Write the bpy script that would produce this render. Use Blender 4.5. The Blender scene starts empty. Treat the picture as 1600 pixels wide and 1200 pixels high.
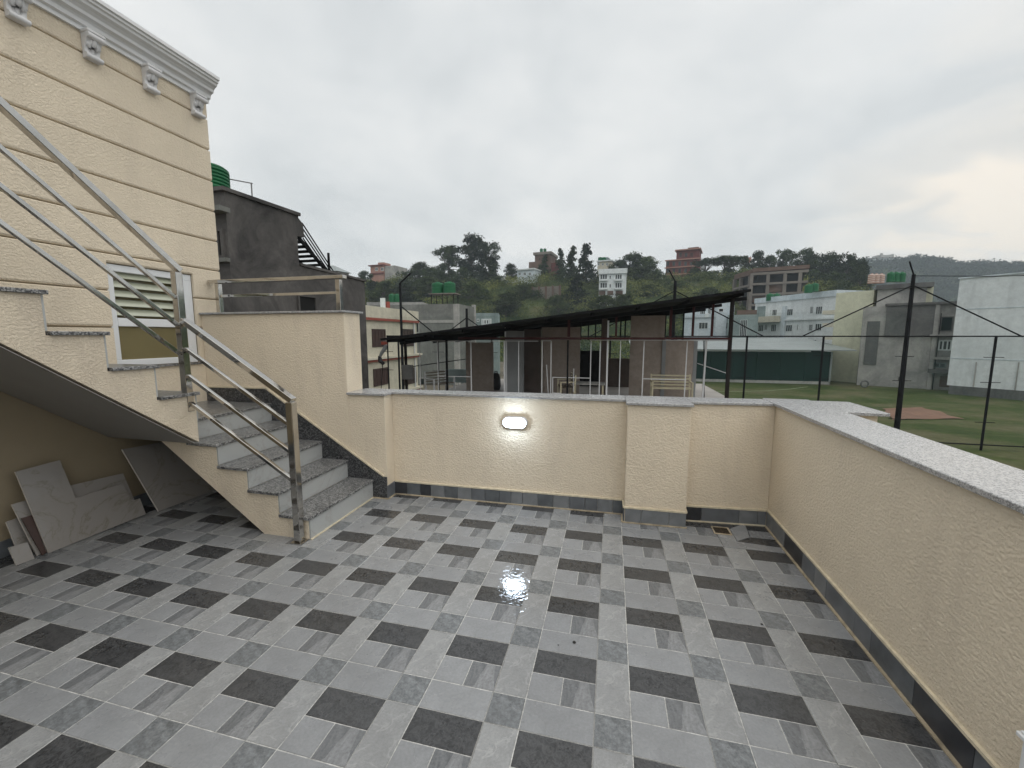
import bpy, bmesh, math, random
from mathutils import Vector, Matrix
R = math.radians
sc = bpy.context.scene
col = sc.collection

# ---------------------------------------------------------------- camera
CAM = Vector((0.425, -0.909, 1.426)); YAW = 13.563; PIT = 6.7315
cd = bpy.data.cameras.new('camera'); cam = bpy.data.objects.new('camera', cd); col.objects.link(cam)
cam.location = CAM
cam.rotation_euler = (R(90 - PIT), R(0.03), R(YAW))
cd.sensor_width = 36; cd.lens = 36 * 642.6 / 1600; cd.clip_start = 0.05; cd.clip_end = 6000
sc.camera = cam
_f = 642.6
_fw = Vector((-math.sin(R(YAW)) * math.cos(R(PIT)), math.cos(R(YAW)) * math.cos(R(PIT)), -math.sin(R(PIT))))
_rt = Vector((math.cos(R(YAW)), math.sin(R(YAW)), 0)); _up = _rt.cross(_fw)
def ray(x, y): return _fw + _rt * ((x - 800) / _f) - _up * ((y - 600) / _f)
def atY(x, y, Y): d = ray(x, y); return CAM + d * ((Y - CAM.y) / d.y)
def atX(x, y, X): d = ray(x, y); return CAM + d * ((X - CAM.x) / d.x)
def atZ(x, y, Z): d = ray(x, y); return CAM + d * ((Z - CAM.z) / d.z)
def atD(x, y, D):
    d = ray(x, y); return CAM + d * (D / math.hypot(d.x, d.y))

# ---------------------------------------------------------------- sky, sun, exposure
SUN_AZ, SUN_EL = 120.0, 70.0            # azimuth from +Y towards +X
w = bpy.data.worlds.new('World'); sc.world = w; w.use_nodes = True
nt = w.node_tree; nt.nodes.clear()
def N(nt, t, **kw):
    n = nt.nodes.new(t)
    for k, v in kw.items(): setattr(n, k, v)
    return n
def math_n(nt, op, a, b=None, c=None):
    n = nt.nodes.new('ShaderNodeMath'); n.operation = op
    for i, v in enumerate((a, b, c)):
        if v is None: continue
        if isinstance(v, (int, float)): n.inputs[i].default_value = v
        else: nt.links.new(v, n.inputs[i])
    return n.outputs[0]
def mix_n(nt, fac, a, b, blend='MIX'):
    n = nt.nodes.new('ShaderNodeMix'); n.data_type = 'RGBA'; n.blend_type = blend
    for i, v in ((0, fac), (6, a), (7, b)):
        if isinstance(v, (int, float)): n.inputs[i].default_value = v
        elif isinstance(v, (tuple, list)): n.inputs[i].default_value = (*v[:3], 1)
        else: nt.links.new(v, n.inputs[i])
    return n.outputs[2]
def ramp_n(nt, fac, stops, interp='LINEAR'):
    n = nt.nodes.new('ShaderNodeValToRGB'); cr = n.color_ramp; cr.interpolation = interp
    while len(cr.elements) < len(stops): cr.elements.new(0.5)
    for e, (p, c) in zip(cr.elements, stops):
        e.position = p; e.color = (c, c, c, 1) if isinstance(c, (int, float)) else (*c, 1)
    nt.links.new(fac, n.inputs[0]); return n.outputs[0]
sky = N(nt, 'ShaderNodeTexSky', sky_type='NISHITA', sun_disc=False)
sky.sun_elevation = R(SUN_EL); sky.sun_rotation = R(SUN_AZ); sky.air_density = 2; sky.dust_density = 4
tc = N(nt, 'ShaderNodeTexCoord'); sx = N(nt, 'ShaderNodeSeparateXYZ'); nt.links.new(tc.outputs['Generated'], sx.inputs[0])
den = math_n(nt, 'ADD', math_n(nt, 'MAXIMUM', sx.outputs[2], 0.0), 0.22)
cx = N(nt, 'ShaderNodeCombineXYZ')
nt.links.new(math_n(nt, 'DIVIDE', sx.outputs[0], den), cx.inputs[0]); nt.links.new(math_n(nt, 'DIVIDE', sx.outputs[1], den), cx.inputs[1])
n1 = N(nt, 'ShaderNodeTexNoise'); n1.inputs['Scale'].default_value = 0.9; n1.inputs['Detail'].default_value = 5; n1.inputs['Roughness'].default_value = 0.55; n1.inputs['Distortion'].default_value = 0.5
nt.links.new(cx.outputs[0], n1.inputs['Vector'])
n2 = N(nt, 'ShaderNodeTexNoise'); n2.inputs['Scale'].default_value = 2.6; n2.inputs['Detail'].default_value = 5; n2.inputs['Distortion'].default_value = 0.8
nt.links.new(cx.outputs[0], n2.inputs['Vector'])
nn = math_n(nt, 'ADD', math_n(nt, 'MULTIPLY', n1.outputs[0], 0.75), math_n(nt, 'MULTIPLY', n2.outputs[0], 0.25))
cloud = ramp_n(nt, nn, [(0.34, (0.50, 0.522, 0.53)), (0.47, (0.61, 0.624, 0.625)), (0.60, (0.71, 0.712, 0.702))])
# the thin break in the cloud low down in the direction of the light
gd = ray(1640, 350).normalized()
dp = N(nt, 'ShaderNodeVectorMath', operation='DOT_PRODUCT'); nt.links.new(tc.outputs['Generated'], dp.inputs[0]); dp.inputs[1].default_value = gd
gl = ramp_n(nt, math_n(nt, 'ADD', dp.outputs['Value'], math_n(nt, 'MULTIPLY', math_n(nt, 'SUBTRACT', n2.outputs[0], 0.5), 0.09)), [(0.955, 0.0), (0.985, 0.4), (1.0, 1.0)])
cloud = mix_n(nt, gl, cloud, (0.84, 0.765, 0.67))
over = mix_n(nt, 1.0, cloud, (10, 10, 10), 'MULTIPLY')
skyc = mix_n(nt, 0.94, sky.outputs[0], over)
bg = N(nt, 'ShaderNodeBackground'); bg.inputs[1].default_value = 0.1
nt.links.new(skyc, bg.inputs[0])
wo = N(nt, 'ShaderNodeOutputWorld'); nt.links.new(bg.outputs[0], wo.inputs[0])
sl = bpy.data.lights.new('sun', 'SUN'); sl.energy = 1.5; sl.angle = R(95); sl.color = (1.0, 0.96, 0.9)
so = bpy.data.objects.new('sun', sl); col.objects.link(so)
sd = Vector((math.sin(R(SUN_AZ)) * math.cos(R(SUN_EL)), math.cos(R(SUN_AZ)) * math.cos(R(SUN_EL)), math.sin(R(SUN_EL))))
so.rotation_euler = sd.to_track_quat('Z', 'Y').to_euler(); so.location = (0, 0, 30)
vs = sc.view_settings; vs.view_transform = 'Standard'; vs.look = 'None'; vs.gamma = 1; vs.exposure = 0.38; vs.use_curve_mapping = False
sc.cycles.use_denoising = True
sc.cycles.max_bounces = 5; sc.cycles.volume_bounces = 1; sc.cycles.use_adaptive_sampling = True; sc.cycles.adaptive_threshold = 0.025; sc.cycles.transparent_max_bounces = 12
sc.cycles.sample_clamp_indirect = 6

# ---------------------------------------------------------------- materials
M = {}
def mat(name, color, rough=0.7, metal=0.0, spec=0.5, var=0.0, vscale=3.0, bump=0.0, bscale=40.0, bdist=0.004, coords='Object', stretch=(1, 1, 1), fn=None, emit=None):
    m = bpy.data.materials.new(name); m.use_nodes = True; t = m.node_tree
    b = t.nodes['Principled BSDF']
    b.inputs['Base Color'].default_value = (*color, 1); b.inputs['Roughness'].default_value = rough
    b.inputs['Metallic'].default_value = metal; b.inputs['Specular IOR Level'].default_value = spec
    if emit:
        b.inputs['Emission Color'].default_value = (*emit[0], 1); b.inputs['Emission Strength'].default_value = emit[1]
    co = N(t, 'ShaderNodeTexCoord'); mp = N(t, 'ShaderNodeMapping'); mp.inputs['Scale'].default_value = stretch
    t.links.new(co.outputs[coords], mp.inputs[0]); vec = mp.outputs[0]
    if var:
        n = N(t, 'ShaderNodeTexNoise'); n.inputs['Scale'].default_value = vscale; n.inputs['Detail'].default_value = 6; n.inputs['Roughness'].default_value = 0.6
        t.links.new(vec, n.inputs['Vector'])
        lo = tuple(max(0, c * (1 - var)) for c in color); hi = tuple(min(1, c * (1 + var)) for c in color)
        t.links.new(ramp_n(t, n.outputs[0], [(0.3, lo), (0.7, hi)]), b.inputs['Base Color'])
    if bump:
        n = N(t, 'ShaderNodeTexNoise'); n.inputs['Scale'].default_value = bscale; n.inputs['Detail'].default_value = 3
        t.links.new(vec, n.inputs['Vector'])
        bp = N(t, 'ShaderNodeBump'); bp.inputs['Strength'].default_value = bump; bp.inputs['Distance'].default_value = bdist
        t.links.new(n.outputs[0], bp.inputs['Height']); t.links.new(bp.outputs[0], b.inputs['Normal'])
    if fn: fn(t, b, vec)
    M[name] = m
    return m
def noise(t, vec, scale, detail=4, rough=0.55, dist=0.0, sv=None):
    if sv:
        mp = N(t, 'ShaderNodeMapping'); mp.inputs['Scale'].default_value = sv; t.links.new(vec, mp.inputs[0]); vec = mp.outputs[0]
    n = N(t, 'ShaderNodeTexNoise'); n.inputs['Scale'].default_value = scale; n.inputs['Detail'].default_value = detail
    n.inputs['Roughness'].default_value = rough; n.inputs['Distortion'].default_value = dist
    t.links.new(vec, n.inputs['Vector']); return n.outputs[0]
def bump_to(t, b, h, strength, dist):
    bp = N(t, 'ShaderNodeBump'); bp.inputs['Strength'].default_value = strength; bp.inputs['Distance'].default_value = dist
    t.links.new(h, bp.inputs['Height']); t.links.new(bp.outputs[0], b.inputs['Normal'])
def stucco(base, strength=0.7, drip=0.5, d0=0.52):
    def fn(t, b, vec):
        a = noise(t, vec, 62, 4, 0.62, 0.15, (1, 1, 1.35)); c = noise(t, vec, 150, 2, 0.5)
        h = math_n(t, 'ADD', ramp_n(t, a, [(0.36, 0.0), (0.64, 1.0)], 'EASE'), math_n(t, 'MULTIPLY', c, 0.35))
        bump_to(t, b, h, strength, 0.0045)
        big = noise(t, vec, 1.6, 5, 0.6)
        dirt = noise(t, vec, 5.0, 4, 0.6, 0, (1, 1, 0.22))
        c1 = ramp_n(t, big, [(0.3, tuple(x * 0.93 for x in base)), (0.7, tuple(min(1, x * 1.05) for x in base))])
        c2 = mix_n(t, ramp_n(t, dirt, [(d0, 0.0), (0.8, drip)]), c1, tuple(x * y for x, y in zip(base, (0.76, 0.75, 0.77))))
        t.links.new(c2, b.inputs['Base Color'])
    return fn
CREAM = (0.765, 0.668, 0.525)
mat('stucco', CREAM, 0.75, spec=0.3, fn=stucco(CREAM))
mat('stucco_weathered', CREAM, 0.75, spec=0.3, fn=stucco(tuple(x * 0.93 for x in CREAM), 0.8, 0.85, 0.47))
mat('smooth_cream_shaded', (0.26, 0.215, 0.145), 0.7, spec=0.3, var=0.06, vscale=2, bump=0.15, bscale=60)  # base colour lowered to carry the shade under the stairs
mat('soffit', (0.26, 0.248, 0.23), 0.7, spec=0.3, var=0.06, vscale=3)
mat('bead', (0.60, 0.535, 0.40), 0.7, var=0.18, vscale=25, bump=0.3, bscale=60)
mat('bead_stained', (0.36, 0.30, 0.21), 0.75, var=0.45, vscale=14, bump=0.3, bscale=80)
def granite(lo, mid, hi, sc_=150):
    def fn(t, b, vec):
        v = N(t, 'ShaderNodeTexVoronoi'); v.inputs['Scale'].default_value = sc_; t.links.new(vec, v.inputs['Vector'])
        s = N(t, 'ShaderNodeSeparateColor'); t.links.new(v.outputs['Color'], s.inputs[0])
        n = noise(t, vec, sc_ * 0.45, 3)
        k = math_n(t, 'ADD', math_n(t, 'MULTIPLY', s.outputs[0], 0.65), math_n(t, 'MULTIPLY', n, 0.35))
        t.links.new(ramp_n(t, k, [(0.2, lo), (0.48, mid), (0.78, hi)]), b.inputs['Base Color'])
        bump_to(t, b, k, 0.06, 0.001)
    return fn
mat('granite', (0.2, 0.2, 0.2), 0.28, fn=granite((0.020, 0.021, 0.023), (0.10, 0.102, 0.105), (0.33, 0.33, 0.325), 140))
mat('granite_dark', (0.06, 0.06, 0.06), 0.32, fn=granite((0.008, 0.009, 0.011), (0.028, 0.03, 0.033), (0.13, 0.13, 0.135), 130))
mat('granite_pale', (0.35, 0.35, 0.35), 0.16, fn=granite((0.17, 0.17, 0.175), (0.33, 0.335, 0.345), (0.50, 0.50, 0.495), 230))
def marble(base, vein, sc_=2.2):
    def fn(t, b, vec):
        a = noise(t, vec, sc_, 6, 0.6, 1.6)
        k = math_n(t, 'ABSOLUTE', math_n(t, 'SUBTRACT', a, 0.5))
        c = ramp_n(t, k, [(0.0, tuple(x * 0.35 + y * 0.65 for x, y in zip(base, vein))), (0.006, tuple(x * 0.75 + y * 0.25 for x, y in zip(base, vein))), (0.03, base)])
        bl = noise(t, vec, sc_ * 3, 4, 0.6, 0.5)
        c = mix_n(t, ramp_n(t, bl, [(0.62, 0.0), (0.8, 0.4)]), c, tuple(x * 0.7 + y * 0.3 for x, y in zip(vein, base)))
        t.links.new(c, b.inputs['Base Color'])
    return fn
mat('marble_riser', (0.6, 0.6, 0.58), 0.22, fn=marble((0.40, 0.412, 0.41), (0.32, 0.315, 0.295), 1.6))
mat('marble_slab', (0.5, 0.48, 0.44), 0.3, fn=marble((0.25, 0.235, 0.22), (0.14, 0.12, 0.085), 2.0))  # slab tone darkened to include the under-stair shade
mat('marble_edge', (0.60, 0.56, 0.52), 0.6, var=0.1, vscale=20)
mat('brown_board', (0.045, 0.021, 0.016), 0.5, var=0.2)
def steel(t, b, vec):
    n = noise(t, vec, 9, 4, 0.6, 0.2); t.links.new(ramp_n(t, n, [(0.35, 0.04), (0.7, 0.12)]), b.inputs['Roughness'])
    t.links.new(ramp_n(t, noise(t, vec, 5, 5), [(0.3, (0.44, 0.425, 0.40)), (0.7, (0.60, 0.585, 0.56))]), b.inputs['Base Color'])
mat('steel', (0.6, 0.58, 0.55), 0.25, metal=1.0, fn=steel)
mat('white_paint', (0.74, 0.75, 0.76), 0.45, var=0.04, vscale=4)
mat('white_plaster', (0.66, 0.66, 0.67), 0.6, var=0.1, vscale=6, bump=0.25, bscale=25)
mat('alu_white', (0.72, 0.74, 0.76), 0.35, var=0.03)
mat('glass_olive', (0.17, 0.145, 0.07), 0.08, var=0.12, vscale=2)
mat('louvre_glass', (0.40, 0.42, 0.33), 0.12, var=0.1, vscale=3)
mat('dark_inside', (0.02, 0.02, 0.018), 0.8)
mat('lamp_body', (0.55, 0.56, 0.58), 0.35)
mat('lamp_glow', (1, 1, 1), 0.5, emit=((0.70, 0.84, 1.0), 45.0))
mat('drain_metal', (0.10, 0.075, 0.05), 0.45, metal=0.6, var=0.4, vscale=60)
# wet patch shared by the floor tiles (where rain water still lies)
def wet(t, b, rough_n, bump_h=None, strength=0.1):
    g = N(t, 'ShaderNodeNewGeometry'); s = N(t, 'ShaderNodeSeparateXYZ'); t.links.new(g.outputs['Position'], s.inputs[0])
    dx = math_n(t, 'MULTIPLY', math_n(t, 'SUBTRACT', s.outputs[0], -0.03), 2.0)
    dy = math_n(t, 'MULTIPLY', math_n(t, 'SUBTRACT', s.outputs[1], 1.15), 1.15)
    r = math_n(t, 'SQRT', math_n(t, 'ADD', math_n(t, 'MULTIPLY', dx, dx), math_n(t, 'MULTIPLY', dy, dy)))
    wn = noise(t, g.outputs['Position'], 5, 4)
    k = ramp_n(t, math_n(t, 'ADD', r, math_n(t, 'MULTIPLY', math_n(t, 'SUBTRACT', wn, 0.5), 0.9)), [(0.50, 1.0), (0.78, 0.0)])
    rr = N(t, 'ShaderNodeMix'); rr.data_type = 'FLOAT'
    t.links.new(k, rr.inputs[0]); t.links.new(rough_n, rr.inputs[2]); rr.inputs[3].default_value = 0.035
    t.links.new(rr.outputs[0], b.inputs['Roughness'])
    rip = noise(t, g.outputs['Position'], 38, 2, 0.5, 0.5)
    h = math_n(t, 'MULTIPLY', rip, k)
    if bump_h is not None: h = math_n(t, 'ADD', h, math_n(t, 'MULTIPLY', bump_h, 0.35))
    bump_to(t, b, h, 0.28, 0.004)
def tile_mat(name, base, var, sv=(1, 1, 1), scale=14, vein=None, relief=None, vsc=6):
    def fn(t, b, vec):
        g = N(t, 'ShaderNodeNewGeometry')
        oi = N(t, 'ShaderNodeObjectInfo')
        a = noise(t, vec, scale, 6, 0.62, 0.6, sv)
        lo = tuple(x * (1 - var) for x in base); hi = tuple(min(1, x * (1 + var)) for x in base)
        c = ramp_n(t, a, [(0.28, lo), (0.72, hi)])
        sp = noise(t, vec, 95, 4, 0.7); c = mix_n(t, 1.0, c, ramp_n(t, sp, [(0.3, 1 - var * 0.9), (0.7, 1 + var * 0.75)]), 'MULTIPLY')
        if vein:
            k = math_n(t, 'ABSOLUTE', math_n(t, 'SUBTRACT', noise(t, vec, vsc, 5, 0.55, 1.5), 0.5))
            c = mix_n(t, ramp_n(t, k, [(0.0, 0.55), (0.02 if vsc < 10 else 0.06, 0.0)]), c, vein)
        # slight shade difference from tile to tile, and a film of grime
        f = ramp_n(t, oi.outputs['Random'], [(0.0, 0.93), (1.0, 1.05)])
        c = mix_n(t, 1.0, c, f, 'MULTIPLY')
        gr = noise(t, g.outputs['Position'], 1.7, 6, 0.65)
        c = mix_n(t, ramp_n(t, gr, [(0.45, 0.0), (0.75, 0.22)]), c, (0.14, 0.143, 0.148))
        t.links.new(c, b.inputs['Base Color'])
        rn = ramp_n(t, noise(t, g.outputs['Position'], 3.0, 5, 0.6), [(0.3, 0.20), (0.7, 0.36)])
        wet(t, b, rn, noise(t, vec, relief, 4, 0.6) if relief else None)
    mat(name, base, 0.3, fn=fn)
tile_mat('tile_dark', (0.036, 0.037, 0.039), 0.6, (1, 1, 1), 34, relief=45, vein=(0.085, 0.087, 0.09), vsc=26)
tile_mat('tile_light', (0.230, 0.238, 0.248), 0.14, scale=9)
tile_mat('tile_beige', (0.252, 0.258, 0.262), 0.18, scale=8, vein=(0.37, 0.375, 0.375))
tile_mat('tile_mottled', (0.150, 0.160, 0.168), 0.40, scale=30)
tile_mat('tile_streak', (0.200, 0.206, 0.214), 0.26, (2.2, 0.6, 1), 30)
tile_mat('tile_wedge', (0.132, 0.138, 0.145), 0.28, (2.2, 0.6, 1), 30)
tile_mat('tile_grout', (0.45, 0.45, 0.435), 0.35, scale=20)
mat('slate_a', (0.125, 0.135, 0.148), 0.35, var=0.2, vscale=9)
mat('slate_b', (0.175, 0.185, 0.195), 0.35, var=0.2, vscale=9)
mat('slate_c', (0.035, 0.037, 0.043), 0.35, var=0.35, vscale=12)
mat('slate_d', (0.10, 0.11, 0.12), 0.35, var=0.3, vscale=12)

# ---------------------------------------------------------------- mesh helpers
class MB:
    def __init__(s): s.v = []; s.f = []; s.mi = []; s.sm = []
    def add(s, verts, faces, mi=0, smooth=False):
        o = len(s.v); s.v += [tuple(p) for p in verts]
        for f in faces: s.f.append([i + o for i in f]); s.mi.append(mi); s.sm.append(smooth)
    def box(s, x0, x1, y0, y1, z0, z1, mi=0):
        s.add([(x0, y0, z0), (x1, y0, z0), (x1, y1, z0), (x0, y1, z0), (x0, y0, z1), (x1, y0, z1), (x1, y1, z1), (x0, y1, z1)],
              [(3, 2, 1, 0), (4, 5, 6, 7), (0, 1, 5, 4), (1, 2, 6, 5), (2, 3, 7, 6), (3, 0, 4, 7)], mi); return s
    def prism(s, poly, axis, a, b, mi=0):
        """poly: 2-D outline; axis 'Z': (x,y) from z=a to b; 'Y': (x,z); 'X': (y,z)"""
        def P(p, t): return {'Z': (p[0], p[1], t), 'Y': (p[0], t, p[1]), 'X': (t, p[0], p[1])}[axis]
        n = len(poly); A = sum(poly[i][0] * poly[(i + 1) % n][1] - poly[(i + 1) % n][0] * poly[i][1] for i in range(n))
        p = list(poly) if (A > 0) != (axis == 'Y') else list(poly)[::-1]
        vs_ = [P(q, a) for q in p] + [P(q, b) for q in p]
        s.add(vs_, [list(range(n))[::-1], list(range(n, 2 * n))] + [(i, (i + 1) % n, n + (i + 1) % n, n + i) for i in range(n)], mi); return s
    def bar(s, a, b, w_, h_=None, mi=0, up=(0, 0, 1)):
        a = Vector(a); b = Vector(b); h_ = h_ or w_; d = (b - a).normalized(); u = Vector(up)
        if abs(d.dot(u)) > 0.98: u = Vector((0, 1, 0))
        r = d.cross(u).normalized(); u = r.cross(d)
        c = [(-1, -1), (1, -1), (1, 1), (-1, 1)]
        s.add([p + r * (i * w_ / 2) + u * (j * h_ / 2) for p in (a, b) for i, j in c],
              [(0, 1, 2, 3), (7, 6, 5, 4), (1, 0, 4, 5), (2, 1, 5, 6), (3, 2, 6, 7), (0, 3, 7, 4)], mi); return s
    def tube(s, pts, r, n=8, mi=0, cap=True):
        pts = [Vector(p) for p in pts]; rr = r if isinstance(r, (list, tuple)) else [r] * len(pts); rings = []
        for i, p in enumerate(pts):
            d = (pts[min(i + 1, len(pts) - 1)] - pts[max(i - 1, 0)]).normalized()
            u = Vector((0, 0, 1)) if abs(d.z) < 0.95 else Vector((1, 0, 0)); x = d.cross(u).normalized(); y = x.cross(d)
            rings.append([p + (x * math.cos(2 * math.pi * k / n) + y * math.sin(2 * math.pi * k / n)) * rr[i] for k in range(n)])
        fs = [(i * n + k, i * n + (k + 1) % n, (i + 1) * n + (k + 1) % n, (i + 1) * n + k) for i in range(len(pts) - 1) for k in range(n)]
        s.add([q for g in rings for q in g], fs, mi, True)
        if cap:
            s.add(rings[0], [list(range(n))[::-1]], mi); s.add(rings[-1], [list(range(n))], mi)
        return s
    def lathe(s, prof, c=(0, 0, 0), n=20, mi=0, smooth=True):
        c = Vector(c); vs_ = [(c.x + r * math.cos(2 * math.pi * k / n), c.y + r * math.sin(2 * math.pi * k / n), c.z + z) for r, z in prof for k in range(n)]
        m = len(prof)
        fs = [(i * n + k, i * n + (k + 1) % n, (i + 1) * n + (k + 1) % n, (i + 1) * n + k) for i in range(m - 1) for k in range(n)]
        s.add(vs_, fs, mi, smooth); s.add(vs_[:n], [list(range(n))[::-1]], mi); s.add(vs_[-n:], [list(range(n))], mi); return s
    def mesh(s, name, mats, bevel=0, seg=1):
        me = bpy.data.meshes.new(name); me.from_pydata(s.v, [], s.f); me.update()
        for m in (mats if isinstance(mats, (list, tuple)) else [mats]): me.materials.append(M[m])
        me.polygons.foreach_set('material_index', s.mi); me.polygons.foreach_set('use_smooth', s.sm)
        if bevel:
            bm = bmesh.new(); bm.from_mesh(me); bmesh.ops.remove_doubles(bm, verts=bm.verts, dist=1e-6)
            es = [e for e in bm.edges if len(e.link_faces) == 2 and e.calc_face_angle(0) > 0.35]
            bmesh.ops.bevel(bm, geom=es, offset=bevel, segments=seg, affect='EDGES', profile=0.6, clamp_overlap=True)
            bm.to_mesh(me); bm.free()
        return me
    def build(s, name, mats, parent=None, bevel=0, seg=1):
        o = bpy.data.objects.new(name, s.mesh(name, mats, bevel, seg)); col.objects.link(o)
        if parent is not None: put(o, parent)
        return o
def tag(o, label=None, cat=None, group=None, kind=None):
    if label: o['label'] = label
    if cat: o['category'] = cat
    if group: o['group'] = group
    if kind: o['kind'] = kind
    return o
def thing(name, label, cat, loc=(0, 0, 0), group=None):
    o = bpy.data.objects.new(name, None); col.objects.link(o); o.location = loc; o.empty_display_size = 0.2
    return tag(o, label, cat, group)
def put(o, parent):
    o.parent = parent
    o.matrix_parent_inverse = Matrix.Translation(-parent.location) if parent.parent is None else Matrix.Identity(4)
rng = random.Random(7)
GZ = -4.6                                            # the street and lawn level

# ================================================================ terrace floor and its tiles
slab = MB(); slab.box(-3.35, 1.9, -3.2, 2.4, -0.30, -0.012); terrace = slab.build('terrace_floor', 'tile_grout'); tag(terrace, kind='structure')
def tile_mesh():
    t = MB(); T = 0.4; g = 0.0019; u = T / 3
    def cell(x0, x1, y0, y1, mi, z=0.0):
        x0 += g; x1 -= g; y0 += g; y1 -= g; c = 0.0012
        vs_ = [(x0, y0, -0.009), (x1, y0, -0.009), (x1, y1, -0.009), (x0, y1, -0.009),
               (x0, y0, z - c), (x1, y0, z - c), (x1, y1, z - c), (x0, y1, z - c),
               (x0 + c, y0 + c, z), (x1 - c, y0 + c, z), (x1 - c, y1 - c, z), (x0 + c, y1 - c, z)]
        t.add(vs_, [(0, 1, 5, 4), (1, 2, 6, 5), (2, 3, 7, 6), (3, 0, 4, 7), (4, 5, 9, 8), (5, 6, 10, 9), (6, 7, 11, 10), (7, 4, 8, 11), (8, 9, 10, 11)], mi)
        return x0 + c, x1 - c, y0 + c, y1 - c
    t.box(0.0008, T - 0.0008, 0.0008, T - 0.0008, -0.0115, -0.0016, 6)
    cell(0, u, 0, u, 3); cell(u, T, 0, u, 1); cell(0, u, u, T, 2); cell(u, 2 * u, u, 2 * u, 1); cell(u, T, 2 * u, T, 0)
    x0, x1, y0, y1 = cell(2 * u, T, u, 2 * u, 4); w_ = x1 - x0; h_ = y1 - y0
    t.add([(x0, y0, 0.0002), (x0 + w_ * 0.30, y0, 0.0002), (x0 + w_ * 0.36, y0 + h_ * 0.1, 0.0002), (x0 + w_ * 0.40, y0 + h_ * 0.45, 0.0002), (x0 + w_ * 0.52, y1, 0.0002), (x0, y1, 0.0002)], [(0, 1, 2, 3, 4, 5)], 5)
    t.add([(x1, y1, 0.0002), (x0 + w_ * 0.80, y1, 0.0002), (x0 + w_ * 0.90, y0 + h_ * 0.45, 0.0002), (x1, y0 + h_ * 0.1, 0.0002)], [(0, 1, 2, 3)], 5)
    return t.mesh('floor_tile', ['tile_dark', 'tile_light', 'tile_beige', 'tile_mottled', 'tile_streak', 'tile_wedge', 'tile_grout'])
tm = tile_mesh()
for c in range(-9, 4):
    for r_ in range(-7, 6):
        if (c, r_) == (3, 5): continue
        o = bpy.data.objects.new('floor_tile', tm); col.objects.link(o); o.parent = terrace
        o.location = (c * 0.4, r_ * 0.4, rng.uniform(-0.0006, 0.0006)); o.rotation_euler = (rng.uniform(-1, 1) * 0.0012, rng.uniform(-1, 1) * 0.0012, rng.uniform(-1, 1) * 0.0015)
# the corner tile is cut diagonally towards the drain
def piece(name, poly, m, z0=-0.011, z1=0.0):
    b = MB(); b.prism(poly, 'Z', z0, z1); return b.build(name, m, terrace, 0.0012)
piece('cut_tile', [(1.203, 2.003), (1.597, 2.003), (1.597, 2.075), (1.318, 2.100), (1.203, 2.150)], 'tile_light')
piece('cut_tile', [(1.322, 2.103), (1.597, 2.078), (1.597, 2.185), (1.420, 2.185)], 'tile_dark')
piece('cut_tile', [(1.315, 2.108), (1.418, 2.190), (1.448, 2.42), (1.315, 2.30)], 'tile_light')
piece('cut_tile', [(1.422, 2.190), (1.597, 2.190), (1.597, 2.30), (1.436, 2.30)], 'tile_streak')
piece('cut_tile', [(1.437, 2.304), (1.597, 2.304), (1.597, 2.42), (1.452, 2.42)], 'tile_dark')
piece('cut_tile', [(1.203, 2.153), (1.312, 2.108), (1.312, 2.30), (1.203, 2.30)], 'tile_beige')
piece('cut_tile', [(1.203, 2.304), (1.312, 2.304), (1.44, 2.42), (1.203, 2.42)], 'tile_dark')
dr = thing('floor_drain', 'small square brass-coloured floor drain set in the corner by the parapets', 'drain', (1.245, 2.245, 0))
b = MB(); a_, c_ = 0.060, 0.050
for q in ((-a_, a_, -a_, -c_), (-a_, a_, c_, a_), (-a_, -c_, -c_, c_), (c_, a_, -c_, c_)): b.box(1.245 + q[0], 1.245 + q[1], 2.245 + q[2], 2.245 + q[3], -0.004, 0.004)
b.build('frame', 'bead_stained', dr, 0.001)
b = MB(); b.box(1.193, 1.297, 2.193, 2.297, -0.003, 0.0006); b.build('pan', 'dark_inside', dr)
b = MB()
for k in range(6): b.box(1.197, 1.293, 2.2005 + k * 0.0165, 2.2075 + k * 0.0165, 0.0008, 0.003)
b.box(1.241, 1.249, 2.197, 2.293, 0.0012, 0.0034); b.build('grate', 'drain_metal', dr)
for (px_, py_, s_) in ((897, 1004, 0.008), (872, 1008, 0.003), (1190, 976, 0.006)):
    x, y = atZ(px_, py_, 0).xy
    b = MB(); b.lathe([(s_, 0.0005), (s_ * 0.9, s_ * 0.5), (s_ * 0.4, s_ * 0.8)], (x, y, 0), 8)
    o = b.build('pebble', 'dark_inside')
    tag(o, {0.008: 'dark bead of grit on a pale tile in mid floor', 0.003: 'tiny dark speck beside the larger bead of grit', 0.006: 'dark bead of grit on a tile near the parapet wall'}[s_], 'grit', 'specks of grit on the tiles')

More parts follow.
